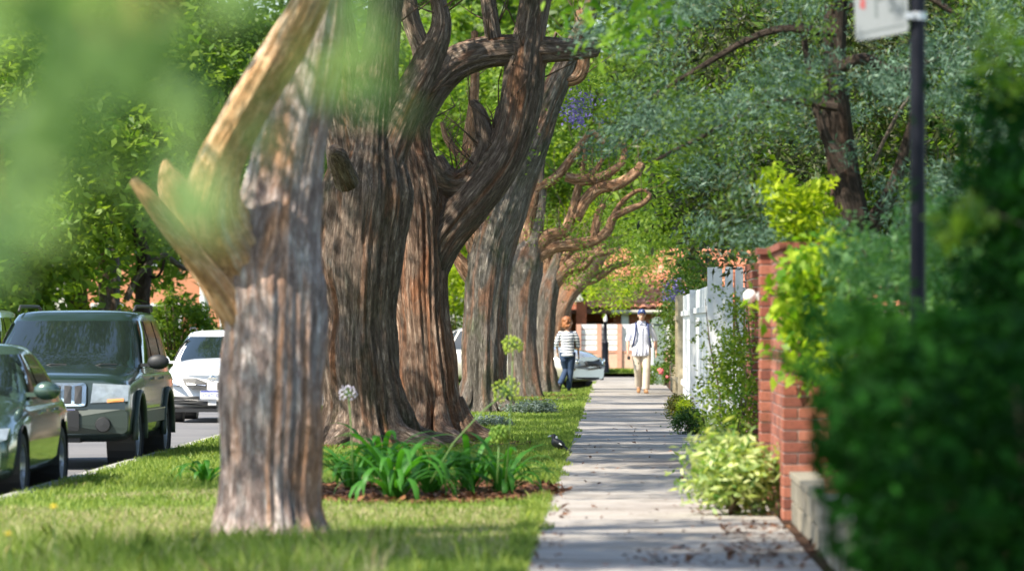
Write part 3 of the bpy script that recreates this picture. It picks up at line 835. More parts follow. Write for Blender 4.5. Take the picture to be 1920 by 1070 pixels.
for bx, n, dr, pr in (((1085, 330, 1300, 545), 120, (73, 77), 36), ((1095, 525, 1205, 588), 26, (72, 74), 30), ((1180, 400, 1300, 510), 40, (60, 70), 36)):
    V, F = masked_leaves(n, pr, bx, dr, lambda px, py, r: py < 586 - 0.6 * abs(px - 1150) + 40 * (bx[1] < 500) * r.uniform(), 0.34, 0.13, 0.36, 700 + n, 0.4, 0.4)
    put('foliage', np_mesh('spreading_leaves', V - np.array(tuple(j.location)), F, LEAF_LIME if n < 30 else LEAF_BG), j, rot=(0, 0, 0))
j.rotation_euler = (0, 0, 0)
bark_obj('limb', [bark_tube([j.location + Vector(v) for v in ((0, 0, 2.6), (-2.4, -1, 4.0), (-5.0, -3, 4.9), (-7.5, -5, 4.2), (-9.0, -6, 3.2))], [0.14, 0.12, 0.09, 0.05, 0.02], 14, 0.2, 0.06, 881)], BARK_DARK, j, j.location)
# low tier across the road: dark trunk with an arching bare branch, shrub, hedge
def dark_arch_tree():
    d = 64.0
    base = Vector((W(268, 600, d).x, Y(d), 0))
    t = empty('verge_tree', base)
    tag(t, 'dark trunk across the road with a pale bare branch arching to the right', 'tree')
    P, R = px_path(d, [(270, 716, 44), (268, 640, 34), (267, 560, 30), (270, 500, 30), (262, 440, 28), (240, 340, 22), (230, 240, 14)])
    bark_obj('trunk', [bark_tube(P, R, 28, 0.1, 0.08, 61, 1)], BARK_DARK, t, base)
    P, R = px_path(d, [(236, 562, 12, -0.3), (256, 520, 11, -0.3), (282, 492, 11, -0.3), (308, 478, 10, -0.3), (326, 490, 9, -0.3), (344, 502, 8, -0.3), (366, 506, 5, -0.3)])
    bark_obj('limb', [bark_tube(P, R, 12, 0.1, 0.06, 62)], BARK_GREY, t, base)
    P, R = px_path(d, [(308, 480, 7, -0.3), (304, 505, 6, -0.2), (292, 520, 5, -0.1), (275, 515, 5)])
    bark_obj('limb', [bark_tube(P, R, 10, 0.1, 0.06, 63)], BARK_DARK, t, base)
    put('crown', BG[1], t, (0, 0, 7.4), (0, 0, 1), (0.75, 0.75, 0.75))
    t = empty('verge_tree', (W(208, 600, 67).x, Y(67), 0))
    tag(t, 'grey trunk across the road behind the roof of the dark four wheel drive', 'tree')
    P, R = px_path(67, [(212, 706, 56), (208, 640, 44), (205, 560, 40), (204, 480, 40), (190, 380, 32), (180, 260, 20)])
    bark_obj('trunk', [bark_tube(P, R, 28, 0.12, 0.08, 65, 1)], BARK_GREY, t, (W(208, 600, 67).x, Y(67), 0))
    put('crown', BG[0], t, (0, 0, 7.6), (0, 0, 2), (0.8, 0.8, 0.8))
dark_arch_tree()

def shrub(name, label, loc, rad, n, size, mat, seed, cat='shrub', ncl=40, clr=0.22, aspect=0.5, stems=4, group=None, shell=0.35, zcut=-0.7, droop=0.0, stem_mat=None, stem_r=0.012):
    t = empty(name, loc)
    tag(t, label, cat, group)
    P = crown_points(n, rad, ncl, clr, seed, shell, zcut)
    P[:, 2] += rad[2] * 0.92
    P[:, 2] = np.maximum(P[:, 2], 0.015)
    V, F = leaf_arrays(P, size, aspect, seed + 3, up=0.5, droop=droop)
    put('foliage', np_mesh(name + '_leaves', V, F, mat), t)
    if stems:
        rng = np.random.RandomState(seed)
        b = MB()
        for q in range(stems):
            a = rng.uniform(0, 6.28); e = rng.uniform(0.25, 0.7)
            b.tube([(rng.uniform(-.05, .05), rng.uniform(-.05, .05), -0.02), (rad[0] * e * 0.4 * math.cos(a), rad[1] * e * 0.4 * math.sin(a), rad[2] * 0.7), (rad[0] * e * math.cos(a), rad[1] * e * math.sin(a), rad[2] * 1.5)], [stem_r, stem_r * 0.8, stem_r * 0.3], 6)
        b.build('stem', stem_mat or BARK_STEM, t, smooth='all')
    return t
BARK_STEM = pmat('stem_wood', (0.14, 0.09, 0.06), 0.9, var=0.4, vscale=20)
shrub('shrub', 'yellow green shrub in front of the orange brick house across the road', (W(330, 600, 70).x, Y(70), 0), (1.0, 0.9, 1.3), 7000, 0.12, LEAF_BG, 101, ncl=60, clr=0.35, stem_r=0.03)
shrub('shrub', 'small pale shrub by the white column across the road', (W(396, 600, 73).x, Y(73), 0), (0.5, 0.6, 0.75), 2500, 0.11, LEAF_VAR, 102, ncl=30, clr=0.3)
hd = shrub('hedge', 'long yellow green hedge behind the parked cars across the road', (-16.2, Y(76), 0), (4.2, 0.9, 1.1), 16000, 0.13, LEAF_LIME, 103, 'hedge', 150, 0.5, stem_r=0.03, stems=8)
shrub('hedge', 'dark green hedge beyond the parked cars and left of the lamp post', (-22.5, Y(74), 0), (3.6, 1.2, 1.7), 14000, 0.15, LEAF_BG2, 104, 'hedge', 120, 0.6, stem_r=0.03, stems=8)
shrub('shrub', 'bright green shrub seen through the gap between two leaning trunks', (W(858, 600, 92).x, Y(92.5), 0), (1.6, 1.0, 1.9), 6000, 0.14, LEAF_LIME, 105, ncl=60, clr=0.4, stem_r=0.03)
shrub('shrub', 'dark green shrub by the far kerb, behind the trunks', (-7.5, Y(94), 0), (2.6, 1.0, 1.7), 7000, 0.16, LEAF_BG2, 106, ncl=70, clr=0.5, stem_r=0.03)

# ------------------------------------------------------------------ conifer and right hand garden
def conifer():
    d = 25.5
    base = Vector((W(1600, 600, d).x, Y(d), 0))
    t = empty('conifer', base)
    tag(t, 'tall blue grey conifer with brown forked trunk behind the brick piers', 'tree')
    P, R = px_path(d, [(1606, 905, 110), (1604, 800, 82), (1602, 700, 74), (1600, 600, 72), (1600, 500, 70), (1598, 430, 70), (1588, 360, 62), (1574, 260, 54), (1566, 160, 50), (1566, 60, 46), (1570, -60, 40), (1575, -300, 24), (1580, -600, 10)])
    bark_obj('trunk', [bark_tube(P, R, 40, 0.08, 0.1, 201, 0.5)], BARK_DARK, t, base)
    for q, lb in enumerate([[(1602, 460, 44), (1640, 410, 34), (1670, 360, 26), (1690, 300, 18), (1720, 180, 10)],
                            [(1585, 320, 30), (1545, 250, 18), (1520, 150, 14), (1500, 20, 10)],
                            [(1570, 130, 26), (1620, 110, 22), (1680, 135, 16), (1760, 110, 10)],
                            [(1640, 300, 8), (1680, 220, 7), (1720, 160, 5)],
                            [(1570, 200, 20), (1460, 190, 14), (1330, 250, 10), (1230, 300, 6)],
                            [(1568, 60, 20), (1440, 60, 14), (1290, 140, 9), (1180, 210, 5)],
                            [(1570, 20, 20), (1700, -20, 14), (1830, 60, 9), (1900, 150, 5)]]):
        P, R = px_path(d - 0.3 * (q % 3), lb)
        bark_obj('limb', [bark_tube(P, R, 12, 0.12, 0.07, 210 + q)], BARK_DARK if q != 3 else BARK_GREY, t, base)
    def keep(px, py, r):
        lo = 330 + 190 * min(1, max(0, (px - 1120) / 330)) if px < 1450 else 480
        if py > lo: return False
        if 1490 < px < 1720 and 180 < py and r.uniform() < 0.75: return False
        if 1530 < px < 1700 and py > 20 and r.uniform() < 0.55: return False
        if px < 1230 and r.uniform() < 0.45: return False
        if math.sin(px * 0.021 + 1.7 * math.sin(py * 0.013)) + math.sin(py * 0.027 + px * 0.006) < -0.35: return False
        if 1250 < px < 1440 and 300 < py and r.uniform() < 0.5: return False
        return True
    V, F = masked_leaves(470, 130, (1085, -330, 2050, 520), (22.2, 27.0), keep, 0.24, 0.07, 0.2, 221, up=0.2, droop=0.25)
    put('foliage', np_mesh('conifer_foliage', V - np.array(tuple(base)), F, LEAF_CON), t)
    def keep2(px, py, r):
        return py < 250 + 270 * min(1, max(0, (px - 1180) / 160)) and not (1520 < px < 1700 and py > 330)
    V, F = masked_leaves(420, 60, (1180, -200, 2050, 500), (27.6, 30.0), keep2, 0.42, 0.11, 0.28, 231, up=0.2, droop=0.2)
    cf = [o for o in t.children if o.name.startswith('foliage')][0]
    V2, F2 = masked_leaves(130, 90, (1085, -330, 2050, 500), (23.0, 26.0), lambda px, py, r: keep(px, py, r) and px > 1150, 0.22, 0.075, 0.3, 241, up=0.3, droop=0.2)
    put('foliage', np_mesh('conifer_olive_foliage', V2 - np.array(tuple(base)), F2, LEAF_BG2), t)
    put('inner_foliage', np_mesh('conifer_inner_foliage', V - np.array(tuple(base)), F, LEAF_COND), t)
conifer()

def spray(name, label, cat, base, sets, mat, stem_pts=None, stem_mat=None, group=None):
    t = empty(name, base)
    tag(t, label, cat, group)
    base = np.array(tuple(base))
    Vs, Fs, b = [], [], 0
    for a in sets:
        V, F = masked_leaves(*a)
        Vs.append(V); Fs.append(F + b); b += len(V)
    put('foliage', np_mesh(name + '_leaves', np.vstack(Vs) - base, np.vstack(Fs), mat), t)
    if stem_pts:
        m = MB()
        for pts, r0, r1 in stem_pts:
            k = len(pts)
            m.tube([Vector(p) - Vector(base) for p in pts], [r0 + (r1 - r0) * i / (k - 1) for i in range(k)], 7)
        m.build('stem', stem_mat or BARK_STEM, t, smooth='all')
    return t
def ell(cx, cy, rx, ry):
    return lambda px, py, r: ((px - cx) / rx) ** 2 + ((py - cy) / ry) ** 2 < r.uniform(0.55, 1.1)
# lime shrub between piers and conifer
b_ = Vector((W(1510, 600, 23.4).x, Y(23.4), 0))
spray('shrub', 'lime yellow shrub glowing beside the conifer trunk above the brick piers', 'shrub', b_,
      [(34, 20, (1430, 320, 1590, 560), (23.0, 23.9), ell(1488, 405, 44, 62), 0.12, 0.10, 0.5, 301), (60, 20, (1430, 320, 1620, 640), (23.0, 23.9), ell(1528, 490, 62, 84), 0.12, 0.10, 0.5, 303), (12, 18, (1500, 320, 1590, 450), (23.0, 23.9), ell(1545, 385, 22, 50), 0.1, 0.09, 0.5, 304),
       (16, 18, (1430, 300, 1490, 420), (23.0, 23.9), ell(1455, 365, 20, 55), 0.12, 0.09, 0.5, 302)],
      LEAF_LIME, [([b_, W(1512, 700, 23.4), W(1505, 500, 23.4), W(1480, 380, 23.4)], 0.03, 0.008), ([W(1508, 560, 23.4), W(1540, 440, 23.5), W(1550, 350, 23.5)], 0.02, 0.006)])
# mint green shrub behind the sign pole
b_ = Vector((W(1690, 600, 18.0).x, Y(18.0), 0))
spray('shrub', 'light mint green shrub behind the black sign pole', 'shrub', b_,
      [(330, 40, (1560, 380, 1960, 800), (17.2, 19.2), lambda px, py, r: py > 400 + 60 * math.sin(px * 0.02) and ((px - 1740) / 230) ** 2 + ((py - 560) / 210) ** 2 < r.uniform(0.6, 1.15), 0.14, 0.055, 0.5, 311)],
      LEAF_MINT, [([b_ + Vector((0.1 * q - 0.2, 0, 0)), W(1610 + 60 * q, 700, 18.2), W(1590 + 75 * q, 520, 18.2)], 0.02, 0.006) for q in range(4)])
# creeper hanging over the near brick pier
b_ = Vector((W(1545, 600, 20.2).x, Y(20.2), 1.9))
spray('creeper', 'bright green creeper hanging down the near brick pier', 'creeper', b_,
      [(150, 10, (1462, 460, 1610, 760), (19.9, 20.4), lambda px, py, r: px > 1472 + 22 * math.sin(py * 0.03) and px < 1590 and py < 735 - max(0, 1530 - px) * 0.6 - 40 * r.uniform(), 0.16, 0.10, 0.62, 321, 0.3, 0.7),
       (30, 9, (1465, 460, 1560, 600), (20.0, 20.3), ell(1510, 540, 50, 70), 0.15, 0.10, 0.62, 322, 0.3, 0.7)],
      leafmat('leaf_creeper', (0.07, 0.20, 0.012), (0.40, 0.50, 0.035), 0.5), [([b_, W(1530, 560, 20.2), W(1510, 660, 20.2)], 0.008, 0.004), ([b_, W(1560, 640, 20.2), W(1540, 740, 20.2)], 0.008, 0.004)])
# the tall climbing shrub in front of the white fence
b_ = Vector((W(1368, 600, 27.5).x, Y(27.5), 0))
spray('shrub', 'tall thin yellow green shrub growing against the white fence', 'shrub', b_,
      [(70, 24, (1315, 500, 1425, 720), (27.1, 27.9), lambda px, py, r: abs(px - 1378 + 0.1 * (py - 600)) < 16 + 22 * r.uniform() and py > 520 + 40 * r.uniform(), 0.12, 0.045, 0.55, 331),
       (90, 34, (1300, 640, 1420, 860), (27.0, 28.0), ell(1368, 760, 54, 100), 0.14, 0.05, 0.55, 332),
       (8, 20, (1290, 540, 1340, 690), (27.2, 27.8), ell(1322, 640, 26, 60), 0.07, 0.04, 0.55, 333)],
      leafmat('leaf_climb', (0.07, 0.16, 0.012), (0.26, 0.33, 0.03), 0.45),
      [([b_, W(1398, 700, 27.5), W(1380, 600, 27.5), W(1376, 510, 27.5)], 0.022, 0.006), ([b_ + Vector((-.1, 0, 0)), W(1350, 740, 27.5), W(1330, 640, 27.5), W(1322, 560, 27.5)], 0.014, 0.004), ([b_, W(1410, 700, 27.6), W(1400, 560, 27.6)], 0.02, 0.006)])
# variegated shrub at the path edge
vb = G(1375, 968)
shrub('shrub', 'variegated cream and green shrub spilling on the path below the brick pier', tuple(vb), (0.33, 0.42, 0.32), 1900, 0.105, LEAF_VAR, 341, ncl=46, clr=0.17, aspect=0.32, stems=6, stem_r=0.02, droop=0.1)
shrub('shrub', 'variegated cream and green shrub behind the larger one at the path edge', tuple(G(1345, 905)), (0.30, 0.4, 0.27), 1200, 0.09, LEAF_VAR, 342, ncl=34, clr=0.15, aspect=0.32, stems=4)
shrub('shrub', 'dark teal leaved shrub in front of the variegated one', tuple(G(1362, 955) + Vector((-.02, -0.1, 0))), (0.13, 0.16, 0.25), 420, 0.09, LEAF_BG2, 343, ncl=14, clr=0.12, aspect=0.4, stems=4)
shrub('box_shrub', 'clipped dark green box shrub at the path edge before the white fence', tuple(G(1292, 815)), (0.2, 0.3, 0.17), 3200, 0.035, LEAF_BOX, 344, ncl=60, clr=0.09, stems=3, shell=0.6)
shrub('box_shrub', 'small green and red tinged bush behind the clipped box shrub', tuple(G(1272, 786)), (0.16, 0.3, 0.20), 2600, 0.045, leafmat('leaf_redtip', (0.05, 0.09, 0.015), (0.20, 0.16, 0.04), 0.35), 345, ncl=50, clr=0.10, stems=3)
shrub('box_shrub', 'bright yellow green tuft between the two small path edge bushes', tuple(G(1283, 790)), (0.12, 0.2, 0.2), 1100, 0.04, LEAF_LIME, 346, ncl=24, clr=0.09, stems=2)
# far plants by the gate pillar, under the man's arm
shrub('shrub', 'small green plant at the foot of the grey gate pillar', (W(1222, 700, 65).x, Y(65), 0), (0.28, 0.3, 0.24), 1500, 0.06, LEAF_BG, 351, ncl=26, clr=0.14)
rp = shrub('rose_bush', 'small rose bush with pink blooms by the grey gate pillar', (W(1248, 700, 64).x, Y(64.2), 0), (0.18, 0.25, 0.36), 900, 0.06, LEAF_BG2, 352, 'rose bush', ncl=24, clr=0.14, stems=5)
PINK = pmat('rose_pink', (0.75, 0.16, 0.16), 0.6, var=0.25, vscale=60)
for q, (px, py, r) in enumerate([(1239, 695, 0.075), (1247, 672, 0.035), (1251, 706, 0.035)]):
    b = MB()
    c = W(px, py, 63.9) - Vector(rp.location)
    for k in range(11):
        a = k * 2.4; rr = r * (0.25 + 0.06 * k)
        b.ball(c + Vector((rr * math.cos(a), -0.02 * (11 - k) / 11 * 1.5, rr * math.sin(a))), (r * 0.42, r * 0.2, r * 0.42), 7, 5)
    b.build('rose_bloom', PINK, rp, smooth='all')
b_ = Vector((W(1285, 600, 58).x + 0.1, Y(58), 0))
spray('climber', 'dark green climber with lilac flowers on the far timber fence post', 'climber', b_,
      [(70, 40, (1240, 540, 1295, 690), (57, 59), lambda px, py, r: px > 1248 + (0 if py < 600 else 6), 0.3, 0.09, 0.5, 361),
       (70, 40, (1258, 470, 1345, 580), (56, 59), ell(1300, 525, 46, 52), 0.35, 0.1, 0.5, 362)], LEAF_BG2,
      [([b_, W(1272, 640, 58), W(1270, 520, 58)], 0.04, 0.01)])
V, F = masked_leaves(14, 20, (1252, 520, 1282, 575), (56.4, 57.2), lambda a, b, r: True, 0.16, 0.06, 0.7, 363)
tag(put('lilac_blossom', np_mesh('lilac_blossom', V - np.array([b_.x, b_.y, 0]), F, PURPLE)), None)
bpy.data.objects['lilac_blossom'].parent = [o for o in bpy.data.objects if o.name.startswith('climber')][0]
# jacaranda blossom over the row
t = empty('jacaranda', (-0.9, Y(47.5), 0)); tag(t, 'jacaranda twigs with purple blossom hanging above the pollarded limbs', 'tree')
b = MB(); b.tube([(-1.1, 0.6, -0.05), (-1.0, 0.5, 2.5), (-0.7, 0.3, 5.0), (-0.1, 0, 6.6), (0.3, 0, 6.2)], [0.09, 0.08, 0.06, 0.03, 0.012], 8)
b.build('trunk', BARK_STEM, t, smooth='all')
V, F = masked_leaves(16, 24, (1062, 168, 1108, 244), (46.8, 48), ell(1086, 205, 22, 38), 0.22, 0.07, 0.7, 371)
put('blossom', np_mesh('jacaranda_blossom', V - np.array([-0.9, Y(47.5), 0]), F, PURPLE), t)
V, F = masked_leaves(40, 34, (1050, 120, 1130, 230), (46.8, 48.2), ell(1090, 160, 40, 50), 0.3, 0.09, 0.35, 372)
put('foliage', np_mesh('jacaranda_leaves', V - np.array([-0.9, Y(47.5), 0]), F, LEAF_BG), t)

# overhanging garden tree whose bright leaves drop into the top centre
ob = Vector((4.3, Y(20.0), 0))
t = empty('garden_tree', ob); tag(t, 'garden tree right of the frame whose bright leaf tips hang into the top centre', 'tree')
P = [ob + Vector(p) for p in ((0, 0, -0.05), (0, 0, 2.0), (-0.6, 0, 4.0), (-1.6, 0.2, 5.2), (-3.0, 0, 5.2), (-4.2, -0.2, 4.6))]
bark_obj('trunk', [bark_tube(P, [0.2, 0.17, 0.13, 0.09, 0.05, 0.015], 24, 0.1, 0.06, 381, 1)], BARK_DARK, t, ob)
V, F = masked_leaves(70, 8, (1040, -260, 1290, 110), (18.6, 20.2), lambda px, py, r: py < 85 - abs(px - 1140) * 0.5 + 40 * r.uniform(), 0.24, 0.13, 0.34, 382, 0.3, 0.6)
put('hanging_leaves', np_mesh('hanging_bright_leaves', V - np.array(tuple(ob)), F, leafmat('leaf_tip', (0.05, 0.16, 0.012), (0.22, 0.36, 0.03), 0.5)), t)
put('crown', CR2, t, (0.2, 0.6, 6.8), (0, 0, 1.2), (0.85, 0.85, 0.8))

# the near dark hedge on the right, out of focus
hb = Vector((1.72, Y(9.0), 0))
t = empty('hedge', hb); tag(t, 'large dark green hedge filling the lower right corner beside the path', 'hedge')
rng = np.random.RandomState(401)
def hedge_pts(n, c, r, sq, seed):
    g = np.random.RandomState(seed)
    p = g.uniform(-1, 1, (n * 4, 3))
    q = (np.abs(p) ** sq).sum(1)
    p = p[(q < 1.05 + 0.12 * np.sin(p[:, 0] * 9 + p[:, 2] * 7)) & (q > 0.08)][:n]
    return p * np.array(r) + np.array(c)
P = np.vstack([hedge_pts(30000, (0.05, 0, 0.76), (1.10, 2.4, 0.80), 3.2, 1), hedge_pts(4200, (0.3, 0.6, 1.8), (0.66, 1.3, 0.66), 2.6, 2)])
hn = np.random.RandomState(9)
P = P[P[:, 0] + hb.x > 0.66 + 0.92 * (P[:, 2] - 1.15) ** 2 + 0.07 * np.sin(P[:, 2] * 15 + P[:, 1] * 3) + 0.05 * np.sin(P[:, 2] * 33 + P[:, 1] * 2) + hn.normal(0, 0.035, len(P))]
V, F = leaf_arrays(P, 0.075, 0.5, 402, up=0.5)
put('foliage', np_mesh('hedge_leaves', V, F, LEAF_DARK), t)
b = MB()
for q in range(14):
    x, y = rng.uniform(-0.6, 0.6), rng.uniform(-1.1, 1.1)
    b.tube([(x, y, -0.02), (x * 1.1, y * 1.05, 0.6), (x * 1.3, y * 1.1, 1.3)], [0.02, 0.014, 0.005], 6)
b.build('stem', BARK_STEM, t, smooth='all')
V, F = masked_leaves(14, 22, (1560, 585, 1680, 720), (8.6, 9.6), lambda px, py, r: (py < 650 or px < 1600) and px > 1545 + 0.25 * abs(py - 700), 0.16, 0.075, 0.5, 405)
put('foliage', np_mesh('hedge_tip_leaves', V - np.array(tuple(hb)), F, leafmat('leaf_hedge_tip', (0.008, 0.045, 0.005), (0.03, 0.11, 0.01), 0.3, None, 0.6, 0.1)), t)
# bright leaf tips by the right edge
b_ = Vector((2.35, Y(11.4), 0))
spray('shrub', 'tall bright leaved shrub reaching in at the right edge above the hedge', 'shrub', b_,
      [(26, 9, (1840, 50, 1990, 200), (10.8, 11.6), lambda px, py, r: px > 1842 + 0.5 * abs(py - 110), 0.12, 0.07, 0.45, 411),
       (9, 8, (1760, 370, 1850, 460), (9.8, 10.4), lambda px, py, r: abs((py - 370) + (px - 1850)) < 22, 0.08, 0.08, 0.5, 412),
       ],
      leafmat('leaf_edge', (0.03, 0.10, 0.01), (0.22, 0.34, 0.03), 0.45),
      [([b_, Vector((2.3, Y(11.3), 1.6)), Vector((2.0, Y(11.2), 2.4)), Vector((1.75, Y(11.2), 2.7))], 0.02, 0.005), ([Vector((2.3, Y(11.3), 1.2)), Vector((1.8, Y(10.6), 1.8)), Vector((1.4, Y(10.1), 1.92))], 0.012, 0.004)])

b_ = Vector((2.6, Y(11.2), 0))
spray('shrub', 'dark green tall shrub at the right edge standing behind the lower hedge', 'shrub', b_,
      [(170, 26, (1835, 190, 2080, 640), (10.2, 12.0), lambda px, py, r: px > 1845 + 14 * math.sin(py * 0.03), 0.2, 0.075, 0.45, 415)], LEAF_DARK,
      [([b_, Vector((2.4, Y(11.2), 1.2)), Vector((2.2, Y(11.2), 2.3))], 0.03, 0.008)])
# ------------------------------------------------------------------ brick piers, fence, walls
def brickmat(name, a, b, c):
    m, nt, bs, o = new_mat(name)
    oi = node(nt, 'ShaderNodeObjectInfo')
    col = ramp(nt, oi.outputs['Random'], [(0, a), (0.5, b), (1, c)])
    f = noise(nt, 30, 6, 0.7)
    col = mixc(nt, 1.0, col, ramp(nt, f, [(0.35, (0.7, 0.68, 0.66)), (0.6, (1.08, 1.08, 1.08))]), 'MULTIPLY')
    nt.links.new(col, bs.inputs['Base Color']); bs.inputs['Roughness'].default_value = 0.85
    bump(nt, bs, f, 0.4, 0.006)
    return m
BRICK = brickmat('brick_red', (0.13, 0.042, 0.028), (0.26, 0.075, 0.042), (0.34, 0.125, 0.075))
BRICKO = brickmat('brick_orange', (0.42, 0.15, 0.07), (0.50, 0.20, 0.10), (0.46, 0.13, 0.06))
MORTAR = pmat('mortar', (0.50, 0.43, 0.37), 0.95, var=0.15, vscale=20, bmp=0.4)
MORTAR_O = pmat('mortar_orange', (0.45, 0.36, 0.29), 0.95, var=0.15, vscale=20)
BRK = {}
def brick_mesh(l, w, h, mat):
    k = (round(l, 3), round(w, 3), round(h, 3), mat.name)
    if k not in BRK:
        bm = bmesh.new()
        bmesh.ops.create_cube(bm, size=1.0)
        bmesh.ops.scale(bm, vec=(l, w, h), verts=bm.verts)
        bmesh.ops.bevel(bm, geom=[e for e in bm.edges], offset=0.004, segments=1, affect='EDGES')
        me = bpy.data.meshes.new('brick'); bm.to_mesh(me); bm.free()
        me.materials.append(mat); BRK[k] = me
    return BRK[k]

def brick_body(name, label, x0, x1, y0, y1, h, faces, group=None, mat=BRICK, mort=MORTAR, cap=None, z0=0.0, bl=0.23):
    """mortar core with bricks proud of it on the faces that show: 'f' towards the camera, 's' towards the path"""
    t = empty(name, ((x0 + x1) / 2, (y0 + y1) / 2, z0))
    tag(t, label, 'wall' if 'wall' in name else 'pier', group)
    wx, wy = x1 - x0, y1 - y0
    MB().box((0, 0, h / 2 - 0.03), (wx - 0.018, wy - 0.018, h + 0.05)).build('mortar_core', mort, t)
    n = int(round(h / 0.086)); cz = h / n
    for r in range(n):
        z = (r + 0.5) * cz
        off = (r % 2) * 0.5
        if 's' in faces:
            m = max(1, int(round(wy / bl))); L = wy / m
            edges = [0] + [min(wy, (i + 0.5 if off else i + 1) * L) for i in range(m)] + ([wy] if off else [])
            for a, b in zip(edges[:-1], edges[1:]):
                if b - a < 0.02: continue
                put('brick', brick_mesh(0.05, b - a - 0.010, cz - 0.011, mat), t, (-wx / 2 + 0.025 + random.uniform(-.0015, .0015), -wy / 2 + (a + b) / 2, z))
        if 'f' in faces:
            m = max(1, int(round(wx / bl))); L = wx / m
            edges = [0] + [min(wx, (i + 0.5 if off else i + 1) * L) for i in range(m)] + ([wx] if off else [])
            for a, b in zip(edges[:-1], edges[1:]):
                if b - a < 0.02: continue
                put('brick', brick_mesh(b - a - 0.010, 0.05, cz - 0.011, mat), t, (-wx / 2 + (a + b) / 2, -wy / 2 + 0.0235 + random.uniform(-.0015, .0015), z))
    if cap: MB().box((0, 0, h + 0.025), (wx + 0.05, wy + 0.05, 0.05)).build('capping', cap, t)
    return t
brick_body('brick_pier', 'near red brick pier of the gateway, its front face in the sun under the creeper', 1.282, 1.75, Y(20.5), 38.6, 2.06, 'fs', None, cap=BRICK, bl=0.27)
brick_body('brick_pier', 'slim red brick pier behind the near one, beside the white globe lamp', 1.200, 1.62, 38.75, 39.2, 2.06, 'fs', None, cap=BRICK)
brick_body('brick_wall', 'red brick wall in shade between the globe lamp and the white fence', 1.42, 1.66, 48.4, 51.0, 2.12, 'fs', None)
brick_body('brick_pier', 'low red brick pier at the far end of the white fence', 1.30, 1.62, Y(62), Y(62) + 0.8, 0.86, 'fs', None, cap=MORTAR)

# globe lamp on the slim pier
g = empty('globe_lamp', (1.2, 38.98, 1.72)); tag(g, 'white globe lamp on the slim brick pier', 'lamp')
WHITEG = pmat('white_glass', (0.85, 0.85, 0.83), 0.25, coat=0.3)
MB().ball((-0.075, 0, 0), 0.056, 20, 14).build('lamp_shade', WHITEG, g, smooth='all')
MB().box((-0.008, 0, 0), (0.014, 0.07, 0.07)).tube([(-0.005, 0, 0), (-0.03, 0, 0)], 0.02, 10).build('bracket', pmat('lamp_bracket', (0.5, 0.5, 0.48), 0.5), g)

# white timber fence, stepped, one paling at a time
WHITEP = pmat('white_paint', (0.74, 0.75, 0.74), 0.55, var=0.13, vscale=7, bmp=0.15, bscale=25, rnd=0.12)
OLDWOOD = pmat('weathered_timber', (0.38, 0.33, 0.22), 0.9, var=0.35, vscale=9, bmp=0.5, rnd=0.15)
def paling_mesh(w, t, h, mat):
    b = MB(); b.prism([(-w / 2, 0), (w / 2, 0), (w / 2, h - 0.03), (w / 2 - 0.02, h), (-w / 2 + 0.02, h), (-w / 2, h - 0.03)], -t / 2, t / 2)
    return b.mesh('paling', mat)
def paling_run(t, p0, p1, h, pitch=0.13, w=0.115, mat=WHITEP, rail_side=1):
    p0, p1 = Vector(p0), Vector(p1); L = (p1 - p0).length; n = max(1, int(L / pitch))
    d = (p1 - p0).normalized(); a = math.atan2(d.y, d.x)
    me = paling_mesh(w, 0.022, h, mat)
    loc = Vector(t.location)
    for q in range(n):
        put('paling', me, t, p0 + d * (q + 0.5) * L / n - loc + Vector((0, 0, 0.04 + random.uniform(-0.006, 0.006))), (0, random.uniform(-.004, .004), a))
    for z in (0.35, h - 0.3):
        c = (p0 + p1) / 2 - loc; nrm = Vector((-d.y, d.x, 0)) * 0.034 * rail_side
        MB().box(tuple(c + nrm + Vector((0, 0, z))), (L, 0.04, 0.09), a).build('rail', mat, t)
fe = empty('timber_fence', (1.45, Y(42), 0)); tag(fe, 'white timber paling fence stepping down along the path', 'fence')
paling_run(fe, (1.425, Y(38.5), 0), (2.3, Y(38.5), 0), 2.26)
paling_run(fe, (1.405, Y(38.5) + .15, 0), (1.405, Y(46) - .1, 0), 2.0, 0.14, 0.125)
paling_run(fe, (1.375, Y(46) + .05, 0), (1.95, Y(46) + .05, 0), 2.03)
paling_run(fe, (1.375, Y(46) + .2, 0), (1.375, Y(53), 0), 1.98, 0.15, 0.135)
b = MB().box((-0.06, Y(-3.5) + 0.05, 1.12), (0.1, 0.1, 2.34)); b.build('post', WHITEP, fe)
b = MB().box((-0.10, Y(4) - 0.03, 1.0), (0.1, 0.1, 2.12)); b.build('post', WHITEP, fe)
of = empty('timber_fence', (1.36, Y(55), 0)); tag(of, 'weathered brown timber fence with tall posts, beyond the white palings', 'fence')
paling_run(of, (1.335, Y(53.6), 0), (1.335, Y(60.5), 0), 1.9, 0.2, 0.17, OLDWOOD)
for y in (Y(53.3), Y(55.7), Y(58.2), Y(60.7)):
    MB().box((-0.03, y - Y(55), 1.0), (0.11, 0.12, 2.1)).build('post', OLDWOOD, of)

